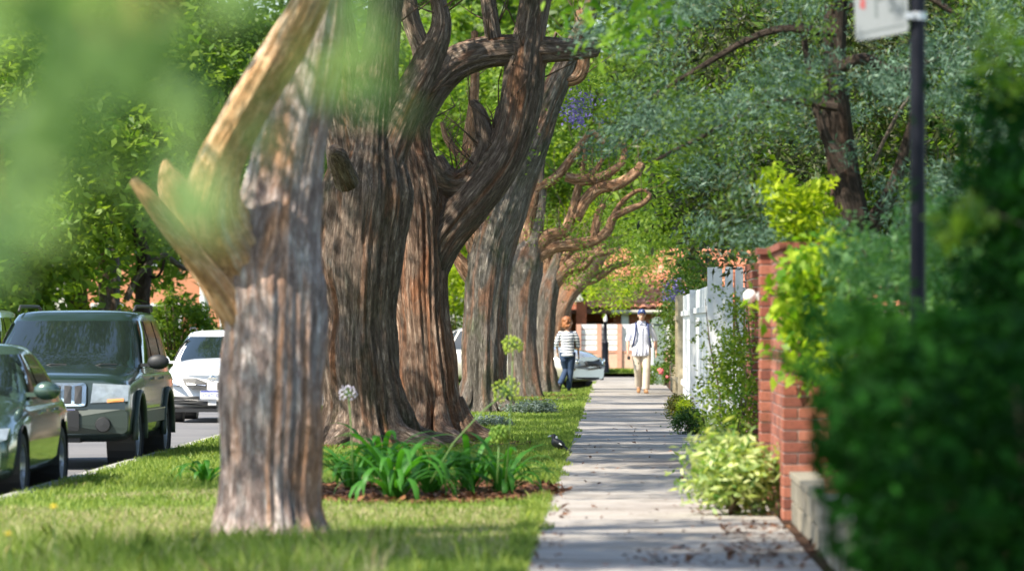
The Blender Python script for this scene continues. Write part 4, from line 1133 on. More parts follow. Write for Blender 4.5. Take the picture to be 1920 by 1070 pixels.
# retaining wall of concrete blocks
BLOCK = pmat('concrete_block', (0.21, 0.19, 0.14), 0.92, var=0.3, vscale=5, bmp=0.6, bscale=30, rnd=0.15)
rw = empty('retaining_wall', (1.45, Y(20.42) - 8, 0)); tag(rw, 'low weathered concrete block retaining wall along the path edge', 'wall')
bm1 = brick_mesh(0.16, 0.385, 0.155, BLOCK); bm2 = brick_mesh(0.20, 0.46, 0.05, BLOCK)
for r in range(2):
    for q in range(40):
        put('block', bm1, rw, (-0.03 + random.uniform(-.006, .006), -7.8 + q * 0.395 + (0.19 if r else 0), 0.08 + r * 0.165))
for q in range(34):
    put('coping', bm2, rw, (-0.025, -7.72 + q * 0.467, 0.358), (random.uniform(-.01, .01), random.uniform(-.02, .02), 0))
MB().box((0.09, 0.0, 0.15), (0.1, 15.9, 0.34)).build('backing', MORTAR, rw)
raised = sheet('garden_bed', 1.59, 6, 12, 35.8, 0.33, SOIL)

# potted plant on the wall
pb = Vector((W(1562, 925, 17.7).x, Y(17.7), 0.384))
pt = empty('potted_plant', pb); tag(pt, 'terracotta pot with a few bright leaves on top of the retaining wall', 'potted plant')
MB().lathe([(0.0, 0.0), (0.05, 0.0), (0.066, 0.1), (0.075, 0.1), (0.075, 0.125), (0.062, 0.125), (0.058, 0.105), (0.0, 0.105)], 20).build('pot', pmat('terracotta', (0.42, 0.17, 0.09), 0.85, var=0.2, vscale=20), pt, smooth=True)
P = np.random.RandomState(3).normal(0, 0.035, (46, 3)) + np.array([-0.01, 0, 0.17])
V, F = leaf_arrays(P, 0.06, 0.5, 5, droop=0.3)
put('foliage', np_mesh('pot_leaves', V, F, leafmat('leaf_pot', (0.10, 0.26, 0.03), (0.30, 0.45, 0.06), 0.45)), pt)
MB().tube([(0, 0, 0.1), (0.01, 0, 0.17), (-0.02, 0, 0.22)], 0.004, 5).tube([(0, 0, 0.1), (-0.03, 0, 0.16)], 0.004, 5).build('stem', BARK_STEM, pt)

# sign on the black pole
def text_mesh(body, size, mat, depth=0.001):
    c = bpy.data.curves.new('lettering', 'FONT'); c.body = body; c.size = size; c.extrude = depth
    c.align_x = 'CENTER'; c.align_y = 'CENTER'
    o = bpy.data.objects.new('lettering_tmp', c); COL.objects.link(o)
    dg = bpy.context.evaluated_depsgraph_get()
    me = bpy.data.meshes.new_from_object(o.evaluated_get(dg)); me.name = 'lettering'
    bpy.data.objects.remove(o)
    me.materials.clear(); me.materials.append(mat)
    return me
BLACKP = pmat('pole_black', (0.006, 0.007, 0.013), 0.5, spec=0.2)
STEEL = pmat('galvanised', (0.5, 0.52, 0.55), 0.45, metal=0.6)
SIGNW = pmat('sign_white', (0.20, 0.215, 0.225), 0.4, var=0.05, vscale=6)
INK = pmat('sign_ink', (0.13, 0.15, 0.155), 0.5)
REDI = pmat('sign_red', (0.30, 0.07, 0.07), 0.5)
pd = 15.2
pbse = Vector((W(1721, 600, pd).x, Y(pd), 0.0))
po = empty('sign_pole', pbse); tag(po, 'tall slim black pole rising out of the dark hedge', 'pole')
MB().tube([(0, 0, -0.05), (0, 0, 4.6)], 0.043, 20).build('post', BLACKP, po, smooth=True)
MB().lathe([(0.0, 4.64), (0.03, 4.63), (0.046, 4.6), (0.046, 4.56)], 20).build('cap', BLACKP, po, smooth=True)
sg = empty('street_sign', (pbse.x, pbse.y, 3.13)); tag(sg, 'white parking sign with black letters and red mark fixed to the black pole', 'sign')
sgw, sgh = 0.47, 0.60
yaw = math.radians(54)
R = Matrix.Rotation(-yaw, 3, 'Z')
pl = MB()
c = [(-sgw, 0), (0, 0), (0, sgh), (-sgw, sgh)]
rr = 0.03
poly = []
for (cx, cz), a0 in zip([(-sgw + rr, rr), (-rr, rr), (-rr, sgh - rr), (-sgw + rr, sgh - rr)], (180, 270, 0, 90)):
    for k in range(5):
        a = math.radians(a0 + k * 22.5); poly.append((cx + rr * math.cos(a), cz + rr * math.sin(a)))
pl.prism(poly, -0.004, 0.0)
panel = pl.build('panel', SIGNW, sg)
panel.location = (-0.05, -0.045, 0); panel.rotation_euler = (0, math.radians(-4), -yaw)
fr = MB()
fr.box((-sgw / 2, -0.0055, 0.045), (sgw - 0.05, 0.002, 0.008)).build('border', INK, panel)
tm = text_mesh('P', 0.30, INK); o = put('lettering', tm, panel, (-sgw * 0.52, -0.0052, 0.205), (math.radians(90), 0, 0), (0.8, 1, 1))
tm = text_mesh('S', 0.19, INK); o = put('lettering', tm, panel, (-sgw * 0.30, -0.0052, 0.185), (math.radians(90), 0, 0), (0.7, 1, 1))
tm = text_mesh('(', 0.24, INK); o = put('lettering', tm, panel, (-sgw * 0.07, -0.0052, 0.22), (math.radians(90), 0, 0), (0.7, 1, 1))
MB().prism([(-sgw * 0.90, 0.19), (-sgw * 0.80, 0.17), (-sgw * 0.78, 0.22), (-sgw * 0.86, 0.25)], -0.0062, -0.0044).build('red_mark', REDI, panel)
MB().lathe([(0.046, -0.022), (0.049, -0.022), (0.049, 0.022), (0.046, 0.022)], 24, c=(0, 0, 0.09)).box((-0.05, -0.055, 0.09), (0.05, 0.025, 0.035)).build('clamp', STEEL, sg)
MB().lathe([(0.046, -0.022), (0.049, -0.022), (0.049, 0.022), (0.046, 0.022)], 24, c=(0, 0, 0.48)).box((-0.05, -0.055, 0.48), (0.05, 0.025, 0.035)).build('clamp', STEEL, sg)

# ------------------------------------------------------------------ agapanthus
def strap(L, w, a, lift, bend, rng):
    """one strap leaf: rises, arches over, keeled"""
    n = 9; pts = []
    p = Vector((0, 0, 0)); e = lift
    for i in range(n):
        pts.append(p.copy())
        p = p + Vector((math.cos(a) * math.cos(e), math.sin(a) * math.cos(e), math.sin(e))) * (L / (n - 1))
        e -= bend * (0.4 + 1.6 * i / n) / n * 2
    s = Vector((-math.sin(a), math.cos(a), 0))
    vs, fs = [], []
    for i, q in enumerate(pts):
        u = i / (n - 1)
        ww = w * (0.7 + 0.6 * u - 0.2 * u * u) * (1 - max(0, (u - 0.72) / 0.28) ** 1.6) * 0.5 + 0.0008
        t = (pts[min(i + 1, n - 1)] - pts[max(i - 1, 0)]).normalized(); nn = t.cross(s)
        vs += [q + s * ww + nn * ww * 0.25 * -1, q, q - s * ww + nn * ww * 0.25 * -1]
    for i in range(n - 1):
        for k in range(2):
            fs.append((i * 3 + k, i * 3 + k + 1, (i + 1) * 3 + k + 1, (i + 1) * 3 + k))
    b = MB(); b.add(vs, fs)
    return b.mesh('leaf', STRAP, smooth='all', recalc=False)
def agapanthus(label, loc, n, L, seed):
    t = empty('agapanthus', loc); tag(t, label, 'plant', 'agapanthus clumps under the old trunks')
    rng = random.Random(seed)
    for q in range(n):
        a = q * 2.399 + rng.uniform(-0.3, 0.3)
        me = strap(L * rng.uniform(0.7, 1.2), rng.uniform(0.036, 0.058), 0.0, rng.uniform(0.85, 1.45), rng.uniform(0.8, 2.2), rng)
        put('leaf', me, t, (0.05 * math.cos(a) * rng.random(), 0.05 * math.sin(a) * rng.random(), 0.0), (0, 0, a))
    return t
for lab, (px, py), n, L, sd in [
        ('agapanthus clump with arching strap leaves right behind the grey forked trunk', (662, 918), 30, 0.72, 1),
        ('tall agapanthus clump with broad glossy leaves below the dark flared trunk', (740, 938), 40, 0.88, 2),
        ('agapanthus clump in the middle of the bed under the reddish trunk', (806, 926), 36, 0.82, 3),
        ('agapanthus clump with leaves bent towards the path', (880, 922), 32, 0.72, 4),
        ('agapanthus clump nearest the path with drooping leaf tips', (944, 928), 32, 0.70, 5),
        ('agapanthus clump at the back of the bed against the dark trunk', (715, 900), 30, 0.8, 6),
        ('small lone agapanthus on the shaded lawn left of the forked trunk', (385, 905), 18, 0.46, 7)]:
    agapanthus(lab, tuple(G(px, py)), n, L, sd)
STALK = pmat('flower_stalk', (0.10, 0.19, 0.04), 0.6)
def umbel(name, label, pts, r, mat, seed, n=60, bud=0.014, sub=0.0035):
    pts = [Vector(p) for p in pts]
    t = empty(name, (pts[0].x, pts[0].y, 0)); tag(t, label, 'flower')
    o = Vector((pts[0].x, pts[0].y, 0))
    MB().tube([p - o for p in pts], [0.0065, 0.006, 0.0055, 0.005][:len(pts)], 8).build('stalk', STALK, t, smooth='all')
    c = pts[-1] - o
    rng = random.Random(seed)
    st, bl = MB(), MB()
    for q in range(n):
        z = 1 - 1.7 * (q + 0.5) / n; a = q * 2.399
        v = Vector((math.sqrt(1 - min(1, z * z)) * math.cos(a), math.sqrt(1 - min(1, z * z)) * math.sin(a), z)) * r * rng.uniform(0.75, 1.1)
        st.tube([c, c + v], sub * 0.6, 4, False)
        bl.ball(c + v, (bud * rng.uniform(0.7, 1.2), bud * rng.uniform(0.7, 1.2), bud * 1.4), 6, 4)
    st.build('pedicels', STALK, t); tag(bl.build('florets', mat, t, smooth='all'), kind='stuff')
    return t
YGREEN = leafmat('flower_green', (0.30, 0.42, 0.04), (0.46, 0.55, 0.08), 0.4, (1, 1, 1))
d = 22.6
umbel('flower', 'pale lilac agapanthus flower on a straight stalk before the dark trunk', [W(662, 900, d), W(660, 830, d), W(657, 780, d), W(653, 738, d)], 0.075, LILAC, 1, 34, 0.008)
umbel('flower', 'large yellow green flower head on a long leaning stalk', [W(806, 905, d), W(850, 830, d), W(905, 770, d), W(950, 735, d)], 0.12, YGREEN, 2, 52, 0.010)
umbel('flower', 'small yellow green flower head on an upright stalk, highest of the flowers', [W(948, 905, d), W(955, 820, d), W(960, 720, d), W(962, 648, d)], 0.085, YGREEN, 3, 44, 0.011)
umbel('flower', 'low green flower bud tuft on a short stalk near the lawn', [W(932, 905, d), W(934, 870, d), W(936, 815, d)], 0.075, leafmat('bud_green', (0.12, 0.24, 0.03), (0.26, 0.38, 0.06), 0.4), 4, 50, 0.014)
# silver groundcover and bright tuft by the path
shrub('groundcover', 'low silver grey groundcover mound on the lawn by the fourth trunk', tuple(G(1000, 776)), (0.42, 0.7, 0.075), 4200, 0.05, LEAF_SILV, 501, 'ground plant', 70, 0.12, stems=0, zcut=-0.2, shell=0.2)
shrub('groundcover', 'small silver grey mound at the foot of the fourth trunk', tuple(G(915, 800)), (0.36, 0.4, 0.06), 1400, 0.05, LEAF_SILV, 502, 'ground plant', 36, 0.10, stems=0, zcut=-0.2, shell=0.2)
# dandelions in the long grass
YEL = pmat('dandelion_yellow', (0.85, 0.62, 0.02), 0.6)
for lab, (px, py), d in [('tall yellow dandelion in the long grass at the lower left', (101, 952), 15.0), ('yellow dandelion close to the left edge, low in the grass', (16, 1003), 14.8)]:
    c = W(px, py, d)
    t = empty('dandelion', (c.x, c.y, 0)); tag(t, lab, 'flower')
    MB().tube([(0.02, 0, -0.02), (0.01, 0, c.z * 0.6), (0, 0, c.z)], 0.0035, 6).build('stalk', STALK, t)
    b = MB()
    for k in range(40):
        rr = 0.015 * math.sqrt((k + 0.5) / 40); a = k * 2.399
        b.ball((rr * math.cos(a), rr * math.sin(a), c.z + 0.014 - rr * 0.3), (0.0055, 0.0055, 0.008), 5, 3)
    b.build('petals', YEL, t)

# ------------------------------------------------------------------ the brick house and fence at the end
FD = 82.0
BRICKH = brickmat('brick_house', (0.34, 0.10, 0.05), (0.42, 0.13, 0.065), (0.38, 0.085, 0.045))
m_, nt_, b_, o_ = new_mat('brickwork_far')
tc_ = node(nt_, 'ShaderNodeTexCoord'); mp_ = node(nt_, 'ShaderNodeMapping'); mp_.inputs['Rotation'].default_value = (math.radians(90), 0, 0)
nt_.links.new(tc_.outputs['Object'], mp_.inputs[0])
bt_ = node(nt_, 'ShaderNodeTexBrick'); bt_.inputs['Scale'].default_value = 1.0
for k_, v_ in (('Brick Width', 0.24), ('Row Height', 0.086), ('Mortar Size', 0.008)): bt_.inputs[k_].default_value = v_
bt_.inputs['Color1'].default_value = (0.40, 0.11, 0.055, 1); bt_.inputs['Color2'].default_value = (0.47, 0.15, 0.075, 1); bt_.inputs['Mortar'].default_value = (0.46, 0.30, 0.22, 1)
nt_.links.new(mp_.outputs[0], bt_.inputs['Vector']); nt_.links.new(bt_.outputs['Color'], b_.inputs['Base Color']); b_.inputs['Roughness'].default_value = 0.9
FARBRICK = m_
fw = empty('front_fence', (W(1170, 600, FD).x, Y(FD), 0)); tag(fw, 'brick front fence with white timber slats between its piers', 'fence')
fo = fw.location
def fx(px): return W(px, 600, FD).x - fo.x
PBK = pmat('pier_brick', (0.58, 0.30, 0.21), 0.9, var=0.15, vscale=12)
WALLP = pmat('wall_pale_brick', (0.66, 0.42, 0.31), 0.9, var=0.15, vscale=9)
piers = [1085, 1123.5, 1161.5, 1200, 1238, 1276]
for p in piers:
    MB().box((fx(p), 0, 0.70), (0.14, 0.22, 1.52)).build('pier', PBK, fw)
SLATW = pmat('slat_white', (0.80, 0.80, 0.77), 0.6, rnd=0.05)
for a, c in zip(piers[:-1], piers[1:]):
    x0, x1 = fx(a) + 0.07, fx(c) - 0.07
    MB().box(((x0 + x1) / 2, 0.03, 0.28), (x1 - x0 - 0.002, 0.15, 0.62)).build('base_wall', WALLP, fw)
    MB().box(((x0 + x1) / 2, 0.03, 0.62), (x1 - x0 - 0.004, 0.18, 0.06)).build('capping', PBK, fw)
    sm = MB().box((0, 0, 0), (x1 - x0 - 0.004, 0.03, 0.138)).mesh('slat', SLATW)
    for k in range(5):
        put('slat', sm, fw, ((x0 + x1) / 2, 0.02, 0.735 + k * 0.163))
# black bollard lamp in front
bd = 80.9
bo = empty('bollard_post', (W(1135, 600, bd).x, Y(bd), 0)); tag(bo, 'black iron post with pale finial in front of the white slats', 'post')
MB().lathe([(0.0, -0.05), (0.12, -0.05), (0.12, 0.25), (0.10, 0.3), (0.095, 0.85), (0.11, 0.9), (0.06, 0.96), (0.05, 1.5), (0.065, 1.53), (0.0, 1.54)], 18).build('shaft', BLACKP, bo, smooth=True)
MB().lathe([(0.0, 1.54), (0.05, 1.54), (0.06, 1.62), (0.04, 1.72), (0.0, 1.75)], 14).build('finial', pmat('finial_pale', (0.7, 0.66, 0.6), 0.5), bo, smooth=True)
# grey green gate pillar right of the man
gd = 66.0
gp = empty('gate_pillar', (W(1233, 600, gd).x, Y(gd), 0)); tag(gp, 'grey green gate pillar with domed cap and one pale edge, right of the walking man', 'pillar')
GREYG = pmat('pillar_greygreen', (0.19, 0.24, 0.21), 0.8, var=0.25, vscale=6, bmp=0.2)
MB().box((0.03, 0, 0.75), (0.26, 0.34, 1.54)).build('shaft', GREYG, gp)
MB().box((-0.135, 0, 0.72), (0.07, 0.36, 1.48)).build('edge_board', pmat('edge_pale', (0.66, 0.72, 0.72), 0.6, var=0.08), gp)
arc = [(-0.18, 1.48)] + [(-0.18 * math.cos(math.pi * k / 10), 1.50 + 0.15 * math.sin(math.pi * k / 10)) for k in range(11)] + [(0.18, 1.48)]
MB().prism(arc, -0.20, 0.20).build('cap', GREYG, gp, smooth=True)

# house
HD = 89.0
ho = empty('brick_house', (2.2, Y(HD), -0.55)); tag(ho, 'single storey red brick house with terracotta tiled roof behind the white slat fence', 'house')
def hx(px, d=HD): return W(px, 600, d).x - 2.2
def hz(py, d=HD): return W(1150, py, d).z
wl = MB()
x0, x1 = hx(1060), 7.0
wl.box(((hx(1150) + x1) / 2, 0.25, 1.2), (x1 - hx(1150), 0.3, 2.7))
wl.box((hx(1105), 2.2, 1.3), (2.6, 0.3, 2.9))
wl.build('wall', FARBRICK, ho)
MB().box((hx(1090, HD - 0.6), -0.6, 1.35), (0.34, 0.34, 2.8)).build('porch_column', BRICKH, ho)
MB().box(((hx(1062) + hx(1146)) / 2, 0.75, 2.42), (hx(1146) - hx(1062), 2.7, 0.14)).build('porch_ceiling', pmat('porch_timber', (0.16, 0.08, 0.05), 0.8), ho)
MB().box((hx(1062), 0.6, 1.2), (0.3, 3.3, 2.6)).build('wall', FARBRICK, ho)
dr = MB().box((hx(1112), 2.02, 1.05), (0.9, 0.06, 2.1)).build('door', pmat('door_dark', (0.09, 0.035, 0.025), 0.5), ho)
MB().ball((hx(1112) + 0.36, 1.97, 1.0), 0.035, 8, 6).build('handle', STEEL, dr)
MB().box((hx(1172, HD - 0.2), -0.12, 1.25), (0.24, 0.16, 2.5)).build('downpipe', pmat('pipe_white', (0.72, 0.72, 0.70), 0.5), ho)
GLASSD = pmat('glass_dark', (0.012, 0.016, 0.018), 0.04, spec=0.9)
wn_ = MB().box((4.3, 0.085, 1.4), (1.5, 0.06, 1.2)).build('window', pmat('window_frame_white', (0.75, 0.75, 0.73), 0.5), ho)
MB().box((3.95, 0.05, 1.4), (0.62, 0.02, 1.06)).build('pane', GLASSD, wn_)
MB().box((4.65, 0.05, 1.4), (0.62, 0.02, 1.06)).build('pane', GLASSD, wn_)
# roof: a slope of terracotta tiles
TERRA = brickmat('roof_terracotta', (0.40, 0.13, 0.06), (0.52, 0.20, 0.11), (0.56, 0.27, 0.17))
pitch = math.radians(27); rx0, rx1 = hx(1098), 7.4
rf = MB()
rl = 4.6
def rpt(x, s, up=0.0): return (x, -0.55 + s * math.cos(pitch) - up * math.sin(pitch), 2.52 + s * math.sin(pitch) + up * math.cos(pitch))
rf.add([rpt(rx0, 0, -.05), rpt(rx1, 0, -.05), rpt(rx1, rl, -.05), rpt(rx0, rl, -.05), rpt(rx0, 0, -.2), rpt(rx1, 0, -.2), rpt(rx1, rl, -.2), rpt(rx0, rl, -.2)],
       [(0, 1, 2, 3), (7, 6, 5, 4), (0, 4, 5, 1), (1, 5, 6, 2), (2, 6, 7, 3), (3, 7, 4, 0)])
roof = rf.build('roof', pmat('roof_under', (0.22, 0.10, 0.06), 0.9), ho)
tb = MB()
tw, tl = 0.30, 0.36
prof = [(-tw / 2, 0.0), (-tw * 0.3, 0.045), (0, 0.05), (tw * 0.18, 0.02), (tw / 2 - 0.004, 0.0)]
tb.add([(x, 0, z + 0.035) for x, z in prof] + [(x, tl, z) for x, z in prof] + [(x, 0, z + 0.012) for x, z in prof], [(i, i + 1, i + 6, i + 5) for i in range(4)] + [(i + 10, i + 11, i + 1, i) for i in range(4)])
tm = tb.mesh('tile', TERRA, smooth=False)
nc = int((rx1 - rx0) / tw)
cnt = 0
mass = MB()
for r in range(int(rl / 0.31)):
    for q in range(nc):
        x = rx0 + (q + 0.5) * tw
        if r < 10 and cnt < 295 and q < 28:
            put('tile', tm, roof, rpt(x, r * 0.31, 0.0), (pitch + random.uniform(-.01, .01), random.uniform(-.012, .012), 0)); cnt += 1
        else:
            Rm = Matrix.Rotation(pitch, 3, 'X')
            mass.add([Rm @ Vector(v) + Vector(rpt(x, r * 0.31, 0.0)) for v in tb.v], tb.f)
tag(mass.build('roof_tiles', TERRA, roof, recalc=False), kind='stuff')
MB().tube([rpt(rx0, 0, -0.12), rpt(rx1, 0, -0.12)], 0.07, 8).build('gutter', pmat('gutter_cream', (0.55, 0.5, 0.42), 0.5), ho)

# orange brick house across the road
WFW = pmat('frame_white', (0.7, 0.72, 0.75), 0.5)
oh = empty('brick_house', (-15.5, Y(104), 0)); tag(oh, 'orange brick house with white column across the road behind the white car', 'house')
MB().box((0, 4, 3.2), (11, 8, 6.4)).build('wall', pmat('orange_brick', (0.52, 0.22, 0.12), 0.9, var=0.12, vscale=3), oh)
for x in (-4.0, -1.8, 1.0, 3.2):
    for z in (1.5, 4.4):
        w_ = MB().box((x, -0.03, z), (1.3, 0.1, 1.5)).build('window', WFW, oh)
        MB().box((x - 0.3, -0.09, z), (0.5, 0.02, 1.3)).build('pane', GLASSD, w_)
        MB().box((x + 0.3, -0.09, z), (0.5, 0.02, 1.3)).build('pane', GLASSD, w_)
MB().box((0, 3.7, 6.6), (11.8, 9.2, 0.3)).build('roof', pmat('roof_brown', (0.2, 0.09, 0.06), 0.9), oh)
MB().lathe([(0.22, 0.0), (0.2, 0.1), (0.18, 2.9), (0.24, 3.0), (0.24, 3.1), (0, 3.1)], 16, c=(W(377, 600, 102).x + 15.5, -2, 0)).build('porch_column', pmat('column_white', (0.75, 0.77, 0.8), 0.5), oh, smooth=True)

# street lamp far left
ld = 79.0
ll = empty('street_lamp', (W(45, 600, ld).x, Y(ld), 0)); tag(ll, 'dark street lamp post with square grey lantern at the far left', 'street lamp')
lz = W(45, 405, ld).z
MB().lathe([(0.0, -0.05), (0.16, -0.05), (0.16, 0.6), (0.09, 0.7), (0.075, lz), (0, lz)], 14).build('post', BLACKP, ll, smooth=True)
MB().lathe([(0.10, lz), (0.19, lz + 0.36), (0.19, lz + 0.4)], 4).build('lantern', pmat('lantern_grey', (0.42, 0.46, 0.46), 0.3), ll)
MB().lathe([(0.25, lz + 0.4), (0.05, lz + 0.56), (0.0, lz + 0.64)], 4).build('lantern_roof', BLACKP, ll)
# ------------------------------------------------------------------ cars
RUBBER = pmat('tyre_rubber', (0.018, 0.018, 0.019), 0.85)
RIMM = pmat('alloy', (0.55, 0.56, 0.58), 0.3, metal=0.85)
CHROME = pmat('chrome', (0.82, 0.84, 0.85), 0.12, metal=1.0)
DARKPL = pmat('black_plastic', (0.02, 0.021, 0.022), 0.55)
GLASSC = pmat('car_glass', (0.010, 0.016, 0.014), 0.03, spec=0.8, coat=0.5)
LENS = pmat('lamp_lens', (0.24, 0.28, 0.31), 0.1, coat=1.0, var=0.25, vscale=9)
AMBER = pmat('amber_lens', (0.7, 0.30, 0.10), 0.2, coat=0.6)
PLATEW = pmat('plate_white', (0.78, 0.79, 0.82), 0.4)
PLATEB = pmat('plate_blue', (0.05, 0.07, 0.33), 0.5)
def paint(name, col, metal=0.35, rough=0.28):
    return pmat(name, col, rough, metal=metal, coat=1.0, var=0.06, vscale=2)

def ip(x, pts):
    xs = [p[0] for p in pts]; ys = [p[1] for p in pts]
    return float(np.interp(x, xs, ys))
def sm(x, pts):
    """softened interpolation"""
    return sum(ip(x + o, pts) for o in (-0.09, -0.045, 0, 0.045, 0.09)) / 5

class Car:
    def __init__(s, name, label, loc, rz, sp, body, group=None, cat='car'):
        s.sp = sp; s.t = empty(name, loc, rz); tag(s.t, label, cat, group)
        s.body_m = body
        L, w0 = sp['L'], sp['w']
        n = sp.get('n', 5.0)
        M = 36
        ys = np.concatenate([np.linspace(-L / 2, -L / 2 + 0.15, 6)[:-1], np.linspace(-L / 2 + 0.15, L / 2 - 0.15, 58), np.linspace(L / 2 - 0.15, L / 2, 6)[1:]])
        vs, fs = [], []
        for y in ys:
            e = min(y + L / 2, L / 2 - y)
            rnd = 1 - 0.10 * max(0, 1 - e / 0.14) ** 2
            tp = 1 - sp.get('taper', 0.08) * abs(2 * y / L) ** 4
            w = w0 * tp * (1 - 0.05 * max(0, 1 - e / 0.14) ** 2)
            zt, zb = sm(y, sp['top']), ip(y, sp['bot'])
            zc, h = (zt + zb) / 2, (zt - zb) / 2 * rnd
            for k in range(M):
                a = 2 * math.pi * k / M
                cx, sz = math.cos(a), math.sin(a)
                nn = n if sz > 0 else n * 1.3
                x = w * math.copysign(abs(cx) ** (2 / nn), cx)
                z = zc + h * math.copysign(abs(sz) ** (2 / nn), sz)
                q = (z - zb) / max(0.05, zt - zb)
                x *= 1 - 0.05 * max(0, (q - 0.62) / 0.38) ** 1.5 - 0.04 * max(0, (0.3 - q) / 0.3)
                if sz > 0: z += sp.get('crown', 0.03) * (1 - min(1, abs(x) / w) ** 2)
                vs.append((x, y + s.front(x, y, z), z))
        K = len(ys)
        for i in range(K - 1):
            for k in range(M):
                fs.append((i * M + k, i * M + (k + 1) % M, (i + 1) * M + (k + 1) % M, (i + 1) * M + k))
        fs.append(tuple(range(M - 1, -1, -1))); fs.append(tuple((K - 1) * M + k for k in range(M)))
        b = MB(); b.add(vs, fs)
        me = b.mesh('car_body', body)
        # wheel arches
        o = bpy.data.objects.new('tmp_body', me); COL.objects.link(o)
        cut = MB()
        for yw in sp['axles']:
            for sd in (-1, 1):
                Rm = Matrix.Rotation(math.radians(90), 3, 'Y')
                cut.lathe([(0, -0.2), (sp['arch'], -0.2), (sp['arch'], 0.2), (0, 0.2)], 32, Rm, (sd * (w0 + 0.02 - 0.14), yw, sp['wr'] + 0.02))
        c = bpy.data.objects.new('tmp_cut', cut.mesh('tmp_cut', body)); COL.objects.link(c)
        bm = bmesh.new(); bm.from_mesh(c.data); bmesh.ops.remove_doubles(bm, verts=bm.verts, dist=1e-4); bmesh.ops.recalc_face_normals(bm, faces=bm.faces); bm.to_mesh(c.data); bm.free()
        md = o.modifiers.new('b', 'BOOLEAN'); md.operation = 'DIFFERENCE'; md.object = c; md.solver = 'EXACT'
        dg = bpy.context.evaluated_depsgraph_get()
        m2 = bpy.data.meshes.new_from_object(o.evaluated_get(dg))
        bpy.data.objects.remove(o); bpy.data.objects.remove(c)
        m2.polygons.foreach_set('use_smooth', [True] * len(m2.polygons)); m2.set_sharp_from_angle(angle=math.radians(32))
        m2.name = 'body'
        put('body', m2, s.t)
        Rm = Matrix.Rotation(math.radians(90), 3, 'Y')
        for yw in sp['axles']:
            for sd in (-1, 1):
                MB().lathe([(0.02, -0.17), (sp['arch'] - 0.006, -0.17), (sp['arch'] - 0.006, 0.145)] if sd > 0 else [(0.02, 0.17), (sp['arch'] - 0.006, 0.17), (sp['arch'] - 0.006, -0.145)], 28, Rm, (sd * (w0 - 0.15), yw, sp['wr'] + 0.02)).build('wheel_arch', DARKPL, s.t, recalc=False)
        s.cabin(); s.wheels()
    def front(s, x, y, z):
        """how the nose and tail are bowed"""
        sp = s.sp; L = sp['L']
        k = max(0, 1 - (y + L / 2) / 0.8) ** 1.5; kr = max(0, 1 - (L / 2 - y) / 0.8) ** 1.5
        return k * (sp['bow'] * (x / sp['w']) ** 2 + ip(z, sp['nose'])) - kr * (0.7 * sp['bow'] * (x / sp['w']) ** 2)
    def fpt(s, x, z, off=0.0):
        return (x, -s.sp['L'] / 2 + s.sp['bow'] * (x / s.sp['w']) ** 2 + ip(z, s.sp['nose']) - off, z)
    def cab(s, z):
        c = s.sp['cab']; zs = [q[0] for q in c]
        return tuple(float(np.interp(z, zs, [q[i] for q in c])) for i in (1, 2, 3))
    def cabin(s):
        sp = s.sp; c = sp['cab']; z0, z1 = c[0][0], c[-1][0]
        rings = []; N = 48
        levels = [(z0 + (z1 - z0) * k / 10, 0.0) for k in range(11)] + [(z1 + 0.022, 0.05), (z1 + 0.04, 0.16), (z1 + 0.052, 0.34), (z1 + 0.058, 0.6)]
        vs = []
        for z, shr in levels:
            yf, yr, hw = s.cab(min(z, z1))
            yf, yr, hw = yf + shr * 0.8, yr - shr * 0.8, hw - shr
            hw = max(hw, 0.05)
            yc, hy = (yf + yr) / 2, (yr - yf) / 2
            for k in range(N):
                a = 2 * math.pi * k / N
                nn = 9
                x = hw * math.copysign(abs(math.cos(a)) ** (2 / nn), math.cos(a))
                y = hy * math.copysign(abs(math.sin(a)) ** (2 / nn), math.sin(a))
                if y < 0: y += sp['wbow'] * (x / hw) ** 2 * (-y / hy)
                vs.append((x, yc + y, z))
        K = len(levels)
        fs = [(i * N + k, i * N + (k + 1) % N, (i + 1) * N + (k + 1) % N, (i + 1) * N + k) for i in range(K - 1) for k in range(N)]
        fs.append(tuple((K - 1) * N + k for k in range(N))); fs.append(tuple(range(N - 1, -1, -1)))
        b = MB(); b.add(vs, fs); b.build('cabin', s.body_m, s.t, smooth=True)
        # glass
        def grid(fn, nu, nv, name, m, par, th=(0, 0.004, 0)):
            b = MB()
            vs = [fn(u / nu, v / nv) for v in range(nv + 1) for u in range(nu + 1)]
            fs = [(v * (nu + 1) + u, v * (nu + 1) + u + 1, (v + 1) * (nu + 1) + u + 1, (v + 1) * (nu + 1) + u) for v in range(nv) for u in range(nu)]
            b.add(vs, fs)
            return b.build(name, m, par, smooth='all', recalc=False)
        s.grid = grid
        za, zb = z0 + (z1 - z0) * 0.10, z0 + (z1 - z0) * 0.90
        def ws(u, v):
            z = za + (zb - za) * v; yf, yr, hw = s.cab(z)
            x = (2 * u - 1) * hw * 0.91
            e = 9; return (x, yf + sp['wbow'] * (x / hw) ** 2 + (1 - (1 - min(1, abs(x / hw)) ** e) ** (1 / e)) * (yr - yf) / 2 - 0.012, z)
        s.ws_fn = ws
        grid(ws, 16, 6, 'windscreen', GLASSC, s.t)
        def rw(u, v):
            z = za + (zb - za) * v; yf, yr, hw = s.cab(z); x = -(2 * u - 1) * hw * 0.86
            return (x, yr + 0.010, z)
        grid(rw, 8, 4, 'rear_window', GLASSC, s.t)
